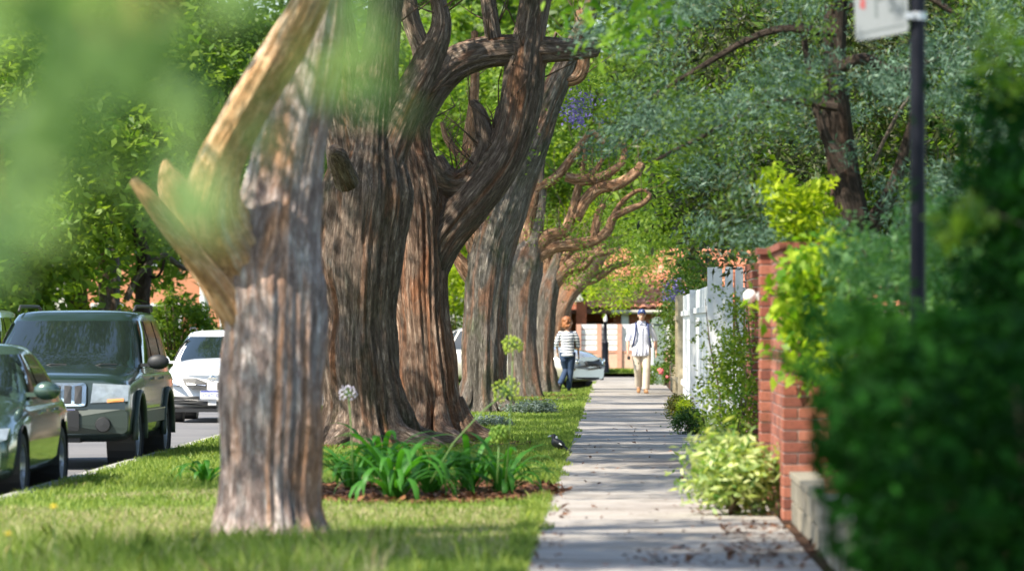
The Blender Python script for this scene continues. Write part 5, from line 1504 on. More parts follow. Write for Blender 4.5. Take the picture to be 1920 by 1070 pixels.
        for sd in (-1, 1):
            for (b0, b1, t0, t1) in sp['side']:
                def sw(u, v):
                    z = za + (zb - za) * v; yf, yr, hw = s.cab(z)
                    ya = b0 + (t0 - b0) * v; yb = b1 + (t1 - b1) * v
                    y = ya + (yb - ya) * (u if sd > 0 else 1 - u)
                    hy = (yr - yf) / 2; q = min(1, abs((y - (yf + yr) / 2) / hy))
                    return (sd * (hw * (1 - q ** 9) ** (1 / 9) + 0.010), y, z)
                grid(sw, 8, 5, 'side_window', GLASSC, s.t)
            ym, zm, wm = sp['mirror']
            b = MB(); b.ball((sd * (wm + 0.13), ym, zm), (0.125, 0.065, 0.085), 14, 8); b.box((sd * (wm + 0.0), ym + 0.02, zm - 0.035), (0.14, 0.05, 0.04))
            b.build('mirror', sp.get('mirror_mat') or s.body_m, s.t, smooth=True)
            for yh in sp['handles']:
                MB().box((sd * (sp['w'] * 0.992), yh, sp['hz']), (0.035, 0.16, 0.03)).build('door_handle', s.body_m, s.t)
        # wipers
        for q in (0.30, 0.66):
            p0, p1 = Vector(ws(q, 0.0)), Vector(ws(q + 0.22, 0.07))
            MB().tube([p0 + Vector((0, -0.012, -0.01)), (p0 + p1) / 2 + Vector((0, -0.03, 0.02)), p1 + Vector((0, -0.014, 0))], 0.008, 6).build('wiper', DARKPL, s.t)
    def wheels(s):
        sp = s.sp; R = sp['wr']; w = 0.105
        tb = MB(); Rm = Matrix.Rotation(math.radians(90), 3, 'Y')
        tb.lathe([(R * 0.62, -w), (R * 0.9, -w), (R * 0.985, -w * 0.8), (R, -w * 0.4), (R, w * 0.4), (R * 0.985, w * 0.8), (R * 0.9, w), (R * 0.62, w), (R * 0.62, -w)], 40, Rm)
        tm = tb.mesh('tyre', RUBBER, smooth=True)
        rb = MB()
        rb.lathe([(R * 0.64, -w * 0.9), (R * 0.58, w * 0.2), (R * 0.60, w * 0.92), (R * 0.655, w * 0.98), (R * 0.655, w * 0.8)], 32, Rm)
        rb.lathe([(0, w * 0.72), (R * 0.16, w * 0.72), (R * 0.2, w * 0.5), (R * 0.2, 0)], 20, Rm)
        ns = sp.get('spokes', 5)
        for k in range(ns):
            a = 2 * math.pi * k / ns
            d = Vector((0, math.cos(a), math.sin(a))); e = Vector((0, -math.sin(a), math.cos(a)))
            m = Matrix((Vector((1, 0, 0)), d, e)).transposed()
            rb.box(Vector((w * 0.52, 0, 0)) + d * R * 0.38, (w * 0.3, R * 0.5, R * 0.17), M=m)
        rm = rb.mesh('rim', RIMM, smooth=True)
        hb = MB(); hb.lathe([(0, -w * 0.1), (R * 0.56, -w * 0.1), (R * 0.56, -w * 0.3), (0, -w * 0.3)], 24, Rm)
        hm = hb.mesh('brake_disc', DARKPL)
        for yw in sp['axles']:
            for sd in (-1, 1):
                wh = put('wheel', tm, s.t, (sd * (sp['w'] - 0.125), yw, R), (0, 0, 0 if sd > 0 else math.pi))
                put('rim', rm, wh); put('brake_disc', hm, wh)
    def fascia(s, name, poly, mat, off=0.012, th=0.05, par=None):
        """a piece set into the nose: outline in (x, z), following the bow of the nose"""
        k = len(poly)
        cx, cz = sum(p[0] for p in poly) / k, sum(p[1] for p in poly) / k
        vs = [s.fpt(x, z, off) for x, z in poly] + [tuple(Vector(s.fpt(x, z, off)) + Vector((0, th, 0))) for x, z in poly] + [s.fpt(cx, cz, off + 0.006)]
        fs = [(i, (i + 1) % k, 2 * k) for i in range(k)] + [(i, i + k, (i + 1) % k + k, (i + 1) % k) for i in range(k)]
        return MB().add(vs, fs).build(name, mat, par or s.t)
    def plate(s, z, text, dx=0.0, x=0.0, size=0.088):
        y = s.fpt(0, z, 0.035)[1]
        p = MB().box((0, 0, 0), (0.372, 0.008, 0.134)).build('number_plate', PLATEW, s.t, loc=(x, y, z))
        MB().box((0, -0.005, 0.054), (0.36, 0.003, 0.022)).build('band', PLATEB, p)
        put('lettering', text_mesh(text, size, PLATEB), p, (dx, -0.0055, -0.014), (math.radians(90), 0, 0), (0.92, 1, 1))
        return p

def rect(x0, x1, z0, z1, r=0.02, n=3):
    out = []
    for (cx, cz), a0 in zip([(x0 + r, z0 + r), (x1 - r, z0 + r), (x1 - r, z1 - r), (x0 + r, z1 - r)], (180, 270, 0, 90)):
        for k in range(n + 1):
            a = math.radians(a0 + 90 * k / n); out.append((cx + r * math.cos(a), cz + r * math.sin(a)))
    return out

# dark four wheel drive
JP = paint('paint_dark_green', (0.016, 0.034, 0.026), 0.3, 0.3)
JCL = pmat('cladding_greygreen', (0.035, 0.05, 0.042), 0.5)
jsp = dict(L=4.55, w=0.91, n=7, bow=0.08, nose=[(0.2, 0.06), (0.5, 0.0), (0.72, 0.0), (1.0, 0.07), (1.1, 0.12)], crown=0.035, taper=0.015,
           top=[(-2.3, 0.98), (-2.0, 1.03), (-1.0, 1.10), (-0.8, 1.12), (2.0, 1.12), (2.3, 1.08)], bot=[(-2.3, 0.36), (-1.9, 0.30), (1.9, 0.30), (2.3, 0.4)],
           axles=(-1.36, 1.33), arch=0.43, wr=0.365, wbow=0.10,
           cab=[(1.04, -0.98, 2.22, 0.87), (1.14, -0.90, 2.2, 0.855), (1.40, -0.50, 2.1, 0.80), (1.66, -0.10, 1.98, 0.72), (1.70, 0.02, 1.94, 0.70)],
           side=[(-0.62, 0.20, -0.02, 0.22), (0.30, 1.05, 0.32, 1.02), (1.18, 1.98, 1.14, 1.80)], mirror=(-0.62, 1.17, 0.90), mirror_mat=DARKPL, handles=(0.05, 0.95), hz=0.98, spokes=5)
jp = Car('four_wheel_drive', 'dark green four wheel drive with chrome slotted grille and roof rails', (-6.145, Y(30) + 1.36, -0.11), math.radians(-1.2), jsp, JP)
jg = jp.fascia('grille', rect(-0.43, 0.43, 0.70, 0.955, 0.04), CHROME, 0.03)
for q in range(7):
    x = (q - 3) * 0.115
    jp.fascia('grille_slot', rect(x - 0.040, x + 0.040, 0.725, 0.925, 0.012), DARKPL, 0.036, 0.02, jg)
for sd in (-1, 1):
    poly = [(sd * x, z) for x, z in ((0.48, 0.735), (0.885, 0.755), (0.89, 0.93), (0.50, 0.95))]
    h = jp.fascia('headlight', poly, LENS, 0.025)
    jp.fascia('indicator', [(sd * x, z) for x, z in ((0.66, 0.738), (0.84, 0.752), (0.84, 0.785), (0.66, 0.775))], AMBER, 0.034, 0.02, h)
    b = MB(); Rx = Matrix.Rotation(math.radians(90), 3, 'X')
    f = MB().lathe([(0, 0.02), (0.075, 0.015), (0.085, 0.0), (0.085, -0.03)], 20, Rx, (sd * 0.62, jp.fpt(0.62, 0.5, 0.055)[1], 0.5)).build('fog_lamp', DARKPL, jp.t, smooth=True)
    MB().tube([(sd * 0.66, 0.15, 1.745), (sd * 0.665, 0.3, 1.80), (sd * 0.665, 1.75, 1.80), (sd * 0.65, 1.9, 1.75)], 0.018, 8).build('roof_rail', DARKPL, jp.t, smooth='all')
    for yw in jsp['axles']:
        Rm = Matrix.Rotation(math.radians(90), 3, 'Y')
        vs = []
        b = MB()
        b.tube([(sd * 0.915, yw + 0.455 * math.cos(a), 0.385 + 0.455 * math.sin(a)) for a in [math.radians(-8 + 196 * k / 16) for k in range(17)]], 0.035, 8)
        b.build('arch_flare', JCL, jp.t, smooth='all')
    MB().box((sd * 0.915, 0.0, 0.56), (0.03, 1.75, 0.14)).build('side_cladding', JCL, jp.t)
    MB().box((sd * 0.932, 0.0, 0.635), (0.008, 1.75, 0.014)).build('trim_strip', pmat('gold_trim', (0.5, 0.45, 0.3), 0.4, metal=0.5), jp.t)
jb = jp.fascia('bumper', rect(-0.88, 0.88, 0.40, 0.665, 0.06), JCL, 0.05, 0.14)
jp.fascia('bumper_inset', rect(-0.36, 0.36, 0.43, 0.66, 0.03), DARKPL, 0.058, 0.02, jb)
jp.plate(0.60, '27', 0.12, 0.13)
MB().box((0.0, -1.9, 0.36), (0.7, 0.5, 0.12)).build('underbody', DARKPL, jp.t)

# grey green sedan in front
SP = paint('paint_grey_green', (0.060, 0.105, 0.080), 0.4, 0.25)
ssp = dict(L=4.75, w=0.90, n=4.6, bow=0.28, nose=[(0.2, 0.04), (0.45, 0.0), (0.6, 0.02), (0.8, 0.16)], crown=0.06, taper=0.08,
           top=[(-2.4, 0.66), (-2.1, 0.76), (-1.2, 0.90), (-0.9, 0.94), (1.5, 0.97), (2.0, 0.98), (2.4, 0.92)], bot=[(-2.4, 0.24), (-1.9, 0.18), (1.9, 0.2), (2.4, 0.3)],
           axles=(-1.40, 1.36), arch=0.36, wr=0.32, wbow=0.16,
           cab=[(0.86, -1.08, 1.95, 0.84), (0.95, -0.92, 1.82, 0.825), (1.15, -0.48, 1.5, 0.74), (1.34, -0.05, 1.05, 0.64), (1.37, 0.08, 0.92, 0.62)],
           side=[(-0.62, 0.12, -0.08, 0.14), (0.20, 1.0, 0.22, 0.86), (1.05, 1.4, 0.92, 0.98)], mirror=(-0.60, 0.99, 0.86), handles=(0.05, 0.95), hz=0.80, spokes=7)
sd_ = Car('sedan', 'grey green sedan parked at the kerb, cut by the left edge of the picture', (-6.16, Y(24.2) + 1.4, -0.11), math.radians(-0.6), ssp, SP)
for sg_ in (-1, 1):
    sd_.fascia('headlight', [(sg_ * x, z) for x, z in ((0.36, 0.53), (0.60, 0.50), (0.83, 0.58), (0.85, 0.68), (0.62, 0.67), (0.40, 0.62))], LENS, 0.02)
sd_.fascia('grille', rect(-0.30, 0.30, 0.52, 0.62, 0.03), DARKPL, 0.02)
sd_.fascia('air_intake', rect(-0.55, 0.55, 0.27, 0.38, 0.03), DARKPL, 0.02)

# white hatchback
LENSB = pmat('lamp_lens_blue', (0.16, 0.20, 0.27), 0.1, coat=1.0, var=0.3, vscale=12)
WP = paint('paint_white', (0.80, 0.80, 0.79), 0.0, 0.25)
wsp = dict(L=4.2, w=0.85, n=4.8, bow=0.22, nose=[(0.2, 0.03), (0.42, 0.0), (0.58, 0.0), (0.85, 0.15)], crown=0.07, taper=0.07,
           top=[(-2.1, 0.74), (-1.9, 0.81), (-1.1, 0.93), (-0.85, 0.97), (1.6, 0.99), (2.1, 0.95)], bot=[(-2.1, 0.26), (-1.8, 0.22), (1.8, 0.22), (2.1, 0.3)],
           axles=(-1.27, 1.27), arch=0.345, wr=0.305, wbow=0.14,
           cab=[(0.88, -1.02, 2.0, 0.79), (0.98, -0.86, 1.94, 0.775), (1.2, -0.42, 1.8, 0.70), (1.40, 0.0, 1.6, 0.60), (1.44, 0.12, 1.5, 0.58)],
           side=[(-0.56, 0.14, 0.0, 0.16), (0.22, 0.95, 0.24, 0.9), (1.05, 1.6, 1.0, 1.4)], mirror=(-0.56, 1.0, 0.82), handles=(0.06, 0.92), hz=0.84, spokes=6)
wc = Car('hatchback', 'white hatchback in the sun on the road, half hidden by the forked trunk', (-6.46, Y(43.5) + 2, -0.11), 0.0, wsp, WP)
for sg_ in (-1, 1):
    wc.fascia('headlight', [(sg_ * x, z) for x, z in ((0.50, 0.60), (0.78, 0.61), (0.80, 0.72), (0.62, 0.71))], LENSB, 0.02)
    g_ = wc.fascia('grille', [(sg_ * x, z) for x, z in ((0.085, 0.53), (0.31, 0.535), (0.44, 0.61), (0.49, 0.71), (0.26, 0.715), (0.085, 0.645))], DARKPL, 0.018)
    wc.fascia('grille_bar', [(sg_ * x, z) for x, z in ((0.10, 0.597), (0.41, 0.622), (0.42, 0.640), (0.10, 0.612))], CHROME, 0.026, 0.02, g_)
    wc.fascia('air_intake', [(sg_ * x, z) for x, z in ((0.07, 0.275), (0.62, 0.30), (0.66, 0.36), (0.07, 0.35))], DARKPL, 0.018)
    wc.fascia('air_intake', [(sg_ * x, z) for x, z in ((0.21, 0.375), (0.67, 0.375), (0.68, 0.43), (0.21, 0.43))], DARKPL, 0.018)
    wc.fascia('bumper_strip', [(sg_ * x, z) for x, z in ((0.07, 0.355), (0.68, 0.36), (0.68, 0.37), (0.07, 0.37))], CHROME, 0.024, 0.02)
    MB().tube([(sg_ * 0.56, 0.2, 1.49), (sg_ * 0.56, 0.35, 1.525), (sg_ * 0.56, 1.2, 1.525), (sg_ * 0.55, 1.35, 1.49)], 0.014, 8).build('roof_rail', DARKPL, wc.t, smooth='all')
wc.plate(0.455, '1DXD 334', size=0.074)
Rx = Matrix.Rotation(math.radians(90), 3, 'X')
bg_ = MB().lathe([(0.038, -0.006), (0.052, -0.006), (0.055, 0.0), (0.038, 0.004), (0.038, -0.006)], 24, Rx, wc.fpt(0, 0.715, 0.03)).box(wc.fpt(0, 0.715, 0.032), (0.15, 0.01, 0.022)).build('badge', CHROME, wc.t)
MB().box((0, -2.02, 0.20), (1.2, 0.16, 0.05)).build('lip', DARKPL, wc.t)

# pale cars further off
CP = paint('paint_champagne', (0.50, 0.46, 0.40), 0.45, 0.25)
csp = dict(ssp); csp.update(L=4.5, top=[(-2.25, 0.70), (-2.0, 0.79), (-1.2, 0.92), (-0.9, 0.96), (1.5, 0.99), (2.25, 0.94)], axles=(-1.38, 1.3), bow=0.26, wr=0.32, arch=0.365)
cc = Car('sedan', 'pale champagne sedan nosing out beside the path behind the striped woman', (-2.38, Y(60.2) + 1.28, 0.0), math.radians(62), csp, CP)
for sg_ in (-1, 1):
    h = cc.fascia('headlight', [(sg_ * x, z) for x, z in ((0.40, 0.56), (0.62, 0.53), (0.87, 0.56), (0.88, 0.73), (0.62, 0.72), (0.42, 0.65))], LENS, 0.025)
    MB().ball(cc.fpt(sg_ * 0.62, 0.63, 0.03), (0.06, 0.02, 0.06), 12, 8).build('bulb', CHROME, h, smooth='all')
    MB().ball(cc.fpt(sg_ * 0.78, 0.645, 0.03), (0.06, 0.02, 0.06), 12, 8).build('bulb', CHROME, h, smooth='all')
    cc.fascia('bumper_strip', [(sg_ * x, z) for x, z in ((0.3, 0.47), (0.88, 0.49), (0.88, 0.535), (0.3, 0.51))], pmat('bumper_grey', (0.25, 0.28, 0.33), 0.4), 0.02)
cc.fascia('grille', rect(-0.32, 0.32, 0.53, 0.65, 0.04), DARKPL, 0.02)
cc.fascia('lip', rect(-0.8, 0.8, 0.22, 0.30, 0.02), DARKPL, 0.015)
VP = paint('paint_silver', (0.45, 0.50, 0.53), 0.6, 0.25)
vsp = dict(jsp); vsp.update(L=4.6, n=6, cab=[(1.04, -1.1, 2.22, 0.87), (1.14, -1.0, 2.2, 0.86), (1.45, -0.6, 2.15, 0.80), (1.72, -0.2, 2.08, 0.74), (1.76, -0.1, 2.04, 0.72)],
                            side=[(-0.62, 0.20, -0.15, 0.22), (0.30, 1.05, 0.32, 1.02), (1.18, 2.0, 1.14, 1.92)], mirror_mat=None)
sv = Car('wagon', 'pale silver wagon at the left edge behind the dark four wheel drive', (-9.62, Y(39), -0.11), 0.0, vsp, VP)
sv.fascia('grille', rect(-0.4, 0.4, 0.70, 0.92, 0.04), DARKPL, 0.03)
for sg_ in (-1, 1): sv.fascia('headlight', [(sg_ * x, z) for x, z in ((0.47, 0.735), (0.86, 0.755), (0.87, 0.93), (0.49, 0.95))], LENS, 0.025)
c2 = copy_tree(wc.t)
c2.location = (-5.95, Y(87), -0.11)
c2['label'] = 'pale hatchback far down the kerb, glimpsed through the gap between the trunks'
# ------------------------------------------------------------------ people and the magpie
def remeshed(mb, name, mats, voxel, parent, smooth_it=4, factor=0.5):
    me = mb.mesh(name, mats)
    o = bpy.data.objects.new('tmp_r', me); COL.objects.link(o)
    m = o.modifiers.new('r', 'REMESH'); m.mode = 'VOXEL'; m.voxel_size = voxel; m.use_smooth_shade = True
    s = o.modifiers.new('s', 'SMOOTH'); s.iterations = smooth_it; s.factor = factor
    dg = bpy.context.evaluated_depsgraph_get()
    m2 = bpy.data.meshes.new_from_object(o.evaluated_get(dg)); m2.name = name
    bpy.data.objects.remove(o)
    m2.materials.clear(); m2.materials.append(mats)
    m2.polygons.foreach_set('use_smooth', [True] * len(m2.polygons))
    return put(name, m2, parent)

def hand(b, wrist, d, side, s=1.0, curl=0.5):
    """palm, four unequal bent fingers and a side thumb; d = direction of the forearm"""
    d = Vector(d).normalized(); wrist = Vector(wrist)
    n = Vector((side, 0, 0)); n = (n - d * n.dot(d)).normalized()   # back of the hand faces outward
    w = d.cross(n).normalized()
    if w.y > 0: w = -w                                              # thumb side to the front
    palm = wrist + d * 0.05 * s
    b.tube([wrist - d * 0.02, wrist + d * 0.02 * s, wrist + d * 0.06 * s, wrist + d * 0.09 * s], [0.024 * s, 0.03 * s, 0.036 * s, 0.034 * s], 10, sx=0.55 if abs(n.x) > 0.5 else 1.0)
    for k, L in enumerate((0.072, 0.08, 0.074, 0.058)):
        r0 = wrist + d * 0.085 * s + w * (0.027 - 0.018 * k) * s
        p1 = r0 + d * L * 0.45 * s - n * 0.008 * s
        p2 = p1 + (d * math.cos(curl) - n * math.sin(curl)) * L * 0.33 * s
        p3 = p2 + (d * math.cos(curl * 2) - n * math.sin(curl * 2)) * L * 0.28 * s
        b.tube([r0 - d * 0.02, p1, p2, p3], [0.010 * s, 0.009 * s, 0.0085 * s, 0.007 * s], 7)
    t0 = wrist + d * 0.025 * s + w * 0.022 * s
    b.tube([t0, t0 + (d * 0.6 + w * 0.7).normalized() * 0.038 * s, t0 + (d * 0.85 + w * 0.5 - n * 0.3).normalized() * 0.066 * s], [0.014 * s, 0.011 * s, 0.009 * s], 7)

def head(b, c, yaw, s=1.0):
    R = Matrix.Rotation(yaw, 3, 'Z'); c = Vector(c)
    def P(x, y, z): return c + R @ (Vector((x, y, z)) * s)
    b.ball(P(0, 0.012, 0.03), (0.076 * s, 0.095 * s, 0.095 * s), 18, 12, R)
    b.ball(P(0, -0.018, -0.035), (0.060 * s, 0.070 * s, 0.082 * s), 16, 10, R)
    b.ball(P(0, -0.045, -0.085), (0.034 * s, 0.036 * s, 0.030 * s), 12, 8, R)      # chin
    b.tube([P(0, -0.088, 0.022), P(0, -0.104, -0.008), P(0, -0.112, -0.026), P(0, -0.09, -0.034)], [0.010 * s, 0.013 * s, 0.016 * s, 0.012 * s], 8)   # nose
    b.tube([P(-0.05, -0.076, 0.034), P(0, -0.093, 0.038), P(0.05, -0.076, 0.034)], 0.012 * s, 8)   # brow
    b.tube([P(-0.024, -0.082, -0.056), P(0, -0.092, -0.056), P(0.024, -0.082, -0.056)], 0.008 * s, 6)  # lips
    for sx in (-1, 1):
        b.ball(P(sx * 0.078, 0.012, 0.0), (0.012 * s, 0.022 * s, 0.034 * s), 10, 8, R)
    return P, R

SKIN = pmat('skin', (0.50, 0.29, 0.20), 0.55, var=0.1, vscale=12)
EYE = pmat('eye_dark', (0.03, 0.025, 0.02), 0.2)
def add_eyes(P, R, parent, s=1.0):
    for sx in (-1, 1):
        MB().ball(P(sx * 0.031, -0.083, 0.012), (0.013 * s, 0.008 * s, 0.008 * s), 8, 6, R).build('eye', EYE, parent, smooth='all')
    MB().tube([P(-0.022, -0.093, -0.057), P(0, -0.101, -0.057), P(0.022, -0.093, -0.057)], 0.0035 * s, 6).build('mouth', pmat('lip', (0.36, 0.13, 0.10), 0.5), parent)

# the man walking towards the camera
mx = W(1203, 600, 57.0).x
man = empty('person', (mx, Y(57), 0.012), math.radians(4))
tag(man, 'person in navy cap, pale shirt and beige trousers walking along the path', 'person')
ELB = {-1: (-0.285, 0.035, 1.13), 1: (0.285, 0.03, 1.13)}
WRI = {-1: (-0.295, -0.07, 0.89), 1: (0.30, -0.04, 0.89)}
LEG = {1: [(0.095, 0.0, 0.95), (0.10, -0.03, 0.75), (0.098, -0.10, 0.52), (0.09, -0.10, 0.32), (0.08, -0.11, 0.09)],
       -1: [(-0.095, 0.0, 0.95), (-0.10, 0.02, 0.75), (-0.085, 0.0, 0.52), (-0.055, 0.13, 0.34), (-0.04, 0.27, 0.15)]}
b = MB()
P, R = head(b, (0.0, -0.045, 1.645), math.radians(-4))
b.tube([(0, 0.02, 1.38), (0, 0.015, 1.48), (0, -0.01, 1.58)], [0.075, 0.058, 0.056], 12)
b.rings([((0, 0.01, 0.90), 0.14, 0.10), ((0, 0.0, 1.05), 0.145, 0.095), ((0, 0, 1.25), 0.165, 0.105), ((0, 0.01, 1.38), 0.16, 0.10), ((0, 0.02, 1.44), 0.09, 0.07)], 18)
for sd in (-1, 1):
    S = (sd * 0.185, 0.02, 1.40)
    b.tube([(sd * 0.10, 0.02, 1.38), S, (sd * 0.235, 0.03, 1.28), ELB[sd], ((ELB[sd][0] + WRI[sd][0]) / 2, (ELB[sd][1] + WRI[sd][1]) / 2, 1.02), WRI[sd]], [0.055, 0.06, 0.05, 0.042, 0.040, 0.027], 12)
    hand(b, WRI[sd], Vector(WRI[sd]) - Vector(ELB[sd]), sd, 1.0, 0.7 if sd < 0 else 0.45)
    b.tube(LEG[sd], [0.085, 0.08, 0.055, 0.055, 0.036], 12)
    a = Vector(LEG[sd][-1]); b.tube([a, a + Vector((0.01 * sd, -0.08, -0.05))], [0.04, 0.035], 8)
mb_ = remeshed(b, 'body', SKIN, 0.011, man, 3)
add_eyes(P, R, man)
SHIRT = pmat('shirt_pale_blue', (0.66, 0.68, 0.78), 0.8, var=0.08, vscale=9, bmp=0.5, bscale=14)
TROU = pmat('trousers_beige', (0.52, 0.45, 0.36), 0.85, var=0.10, vscale=8, bmp=0.5, bscale=12)
NAVY = pmat('navy_cloth', (0.025, 0.04, 0.12), 0.75, var=0.15, vscale=15)
b = MB()
b.rings([((0.0, 0.0, 0.79), 0.205, 0.15), ((0, 0, 0.90), 0.20, 0.145), ((0, 0, 1.05), 0.19, 0.135), ((0, 0, 1.25), 0.20, 0.135), ((0, 0.01, 1.38), 0.185, 0.122), ((0, 0.015, 1.45), 0.125, 0.085), ((0, 0.005, 1.50), 0.078, 0.072), ((0, 0.0, 1.525), 0.070, 0.066)], 24)
for sd in (-1, 1):
    e = Vector(ELB[sd]); S = Vector((sd * 0.172, 0.02, 1.415))
    b.tube([(sd * 0.07, 0.02, 1.425), S, S.lerp(e, 0.3) + Vector((sd * 0.012, 0, 0)), e, e.lerp(Vector(WRI[sd]), 0.16)], [0.056, 0.060, 0.063, 0.058, 0.056], 14)
sh = remeshed(b, 'shirt', SHIRT, 0.012, man, 3)
# shirt tail folds, placket and collar
b = MB()
for k, (x, z0, z1) in enumerate([(-0.13, 0.80, 1.0), (-0.06, 0.79, 0.95), (0.07, 0.79, 0.98), (0.14, 0.80, 1.02)]):
    b.tube([(x, -0.135, z0), (x * 0.95, -0.142, (z0 + z1) / 2), (x * 0.85, -0.128, z1)], [0.016, 0.014, 0.006], 8)
b.build('shirt_fold', SHIRT, man, smooth='all')
MB().tube([(0.005, -0.152, 0.81), (0.0, -0.146, 0.95), (0, -0.139, 1.1), (0, -0.139, 1.28), (0, -0.125, 1.40)], 0.012, 8).build('placket', SHIRT, man, smooth='all')
for sd in (-1, 1):
    MB().add([(0, -0.10, 1.465), (sd * 0.075, -0.09, 1.44), (sd * 0.088, -0.02, 1.53), (sd * 0.03, -0.08, 1.53), (0, -0.088, 1.458), (sd * 0.07, -0.078, 1.432), (sd * 0.08, -0.01, 1.52), (sd * 0.025, -0.067, 1.52)],
             [(0, 1, 2, 3), (4, 5, 6, 7), (0, 1, 5, 4), (1, 2, 6, 5), (2, 3, 7, 6), (3, 0, 4, 7)]).build('collar', SHIRT, man)
b = MB()
b.rings([((0, 0, 0.80), 0.17, 0.12), ((0, 0, 0.92), 0.175, 0.125), ((0, 0, 1.02), 0.165, 0.115)], 20)
for sd in (-1, 1):
    b.tube(LEG[sd][:1] + [LEG[sd][1]] + LEG[sd][2:4] + [tuple(Vector(LEG[sd][4]) + Vector((0, 0, -0.005)))], [0.105, 0.100, 0.082, 0.083, 0.078], 14)
remeshed(b, 'trousers', TROU, 0.012, man, 3)
SHOE = pmat('shoe_tan', (0.30, 0.15, 0.06), 0.6, var=0.15, vscale=20)
for sd in (-1, 1):
    a = Vector(LEG[sd][-1]); b = MB()
    if sd > 0: pts, rr = [a + Vector((0, 0.06, -0.04)), a + Vector((0, -0.02, -0.05)), a + Vector((0.01, -0.12, -0.058)), a + Vector((0.015, -0.2, -0.060))], [0.040, 0.045, 0.042, 0.030]
    else: pts, rr = [a + Vector((0, 0.05, -0.01)), a + Vector((0, -0.01, -0.05)), a + Vector((-0.01, -0.10, -0.105)), a + Vector((-0.012, -0.17, -0.118))], [0.040, 0.045, 0.042, 0.030]
    b.tube(pts, rr, 12)
    b.tube([a + Vector((0, 0.01, 0.02)), a + Vector((0, 0.01, -0.04))], [0.042, 0.045], 12)
    remeshed(b, 'shoe', SHOE, 0.009, man, 2)
b = MB()
b.ball(P(0, 0.012, 0.055), (0.088, 0.106, 0.082), 20, 12, R)
b.tube([P(-0.06, -0.06, 0.072), P(-0.03, -0.135, 0.066), P(0.03, -0.135, 0.066), P(0.06, -0.06, 0.072)], [0.012, 0.012, 0.012, 0.012], 8)
b.add([P(x, y, z) for x, y, z in ((-0.075, -0.06, 0.066), (-0.055, -0.13, 0.056), (0, -0.155, 0.058), (0.055, -0.13, 0.056), (0.075, -0.06, 0.066), (-0.075, -0.06, 0.076), (-0.055, -0.13, 0.066), (0, -0.155, 0.068), (0.055, -0.13, 0.066), (0.075, -0.06, 0.076))],
      [(0, 1, 2, 3, 4), (9, 8, 7, 6, 5), (0, 5, 6, 1), (1, 6, 7, 2), (2, 7, 8, 3), (3, 8, 9, 4), (4, 9, 5, 0)])
cap_ = b.build('cap', pmat('cap_navy', (0.035, 0.06, 0.19), 0.7), man, smooth=True)
MB().ball(P(0, -0.092, 0.095), (0.022, 0.008, 0.016), 10, 6, R).build('cap_badge', pmat('cap_pale', (0.55, 0.62, 0.75), 0.6), man, smooth='all')
MB().tube([P(-0.075, 0.03, 0.0), P(-0.07, 0.07, -0.02), P(0, 0.10, -0.03), P(0.07, 0.07, -0.02), P(0.075, 0.03, 0.0)], [0.012, 0.022, 0.026, 0.022, 0.012], 8).build('hair', pmat('hair_grey', (0.28, 0.25, 0.22), 0.8), man, smooth='all')
# his backpack, a thing of its own
bk = empty('backpack', (mx, Y(57), 0.012), math.radians(4)); tag(bk, 'navy backpack worn over the pale shirt of the person in the cap', 'backpack')
b = MB()
b.ball((0.0, 0.235, 1.17), (0.175, 0.105, 0.27), 18, 14); b.box((0.0, 0.21, 1.12), (0.32, 0.13, 0.36)); b.ball((0.02, 0.32, 1.06), (0.12, 0.05, 0.13), 14, 10)
remeshed(b, 'pack', NAVY, 0.014, bk, 4)
for sd in (-1, 1):
    pts = [(sd * 0.10, 0.16, 1.43), (sd * 0.115, 0.05, 1.485), (sd * 0.125, -0.075, 1.45), (sd * 0.135, -0.145, 1.34), (sd * 0.15, -0.15, 1.2), (sd * 0.178, -0.11, 1.06), (sd * 0.20, 0.0, 0.98), (sd * 0.17, 0.16, 0.98)]
    MB().tube(pts, 0.026, 10, sx=0.8, sy=0.8).build('strap', NAVY, bk, smooth='all')
cs = empty('camera_case', (mx, Y(57), 0.012), math.radians(4)); tag(cs, 'small dark case held in the hand of the person in the cap', 'case')
h0 = Vector(WRI[-1]) + (Vector(WRI[-1]) - Vector(ELB[-1])).normalized() * 0.115
bm = bmesh.new(); bmesh.ops.create_cube(bm, size=1); bmesh.ops.scale(bm, vec=(0.055, 0.11, 0.075), verts=bm.verts); bmesh.ops.bevel(bm, geom=list(bm.edges), offset=0.012, segments=2, affect='EDGES')
me = bpy.data.meshes.new('case_body'); bm.to_mesh(me); bm.free(); me.materials.append(DARKPL)
put('case_body', me, cs, tuple(h0 + Vector((0.02, -0.005, -0.035))))
MB().tube([h0 + Vector((0.02, -0.055, 0.0)), h0 + Vector((0.012, -0.02, 0.03)), h0 + Vector((0.012, 0.02, 0.03)), h0 + Vector((0.02, 0.045, 0.0))], 0.006, 6).build('handle', DARKPL, cs, smooth='all')

# the woman in the striped top, seen from behind, her head turned to the right
wx = W(1064, 600, 58.4).x
wo = empty('person', (wx, Y(58.4), 0.01), math.radians(0))
tag(wo, 'person in striped top and dark jeans walking away on the lawn beside the pale car', 'person')
WE = {-1: (-0.235, 0.0, 1.05), 1: (0.225, 0.06, 1.03)}
WW = {-1: (-0.215, 0.09, 0.85), 1: (0.24, 0.10, 0.80)}
WL = {1: [(0.08, 0.0, 0.86), (0.08, 0.01, 0.68), (0.07, 0.03, 0.47), (0.045, 0.03, 0.27), (0.03, 0.02, 0.075)],
      -1: [(-0.08, 0.0, 0.86), (-0.075, 0.0, 0.68), (-0.04, 0.05, 0.47), (-0.10, -0.10, 0.31), (-0.17, -0.26, 0.16)]}
b = MB()
P2, R2 = head(b, (0.01, 0.0, 1.50), math.radians(105), 0.95)
b.tube([(0, 0.0, 1.24), (0, 0.0, 1.34), (0.005, 0.0, 1.44)], [0.065, 0.048, 0.048], 12)
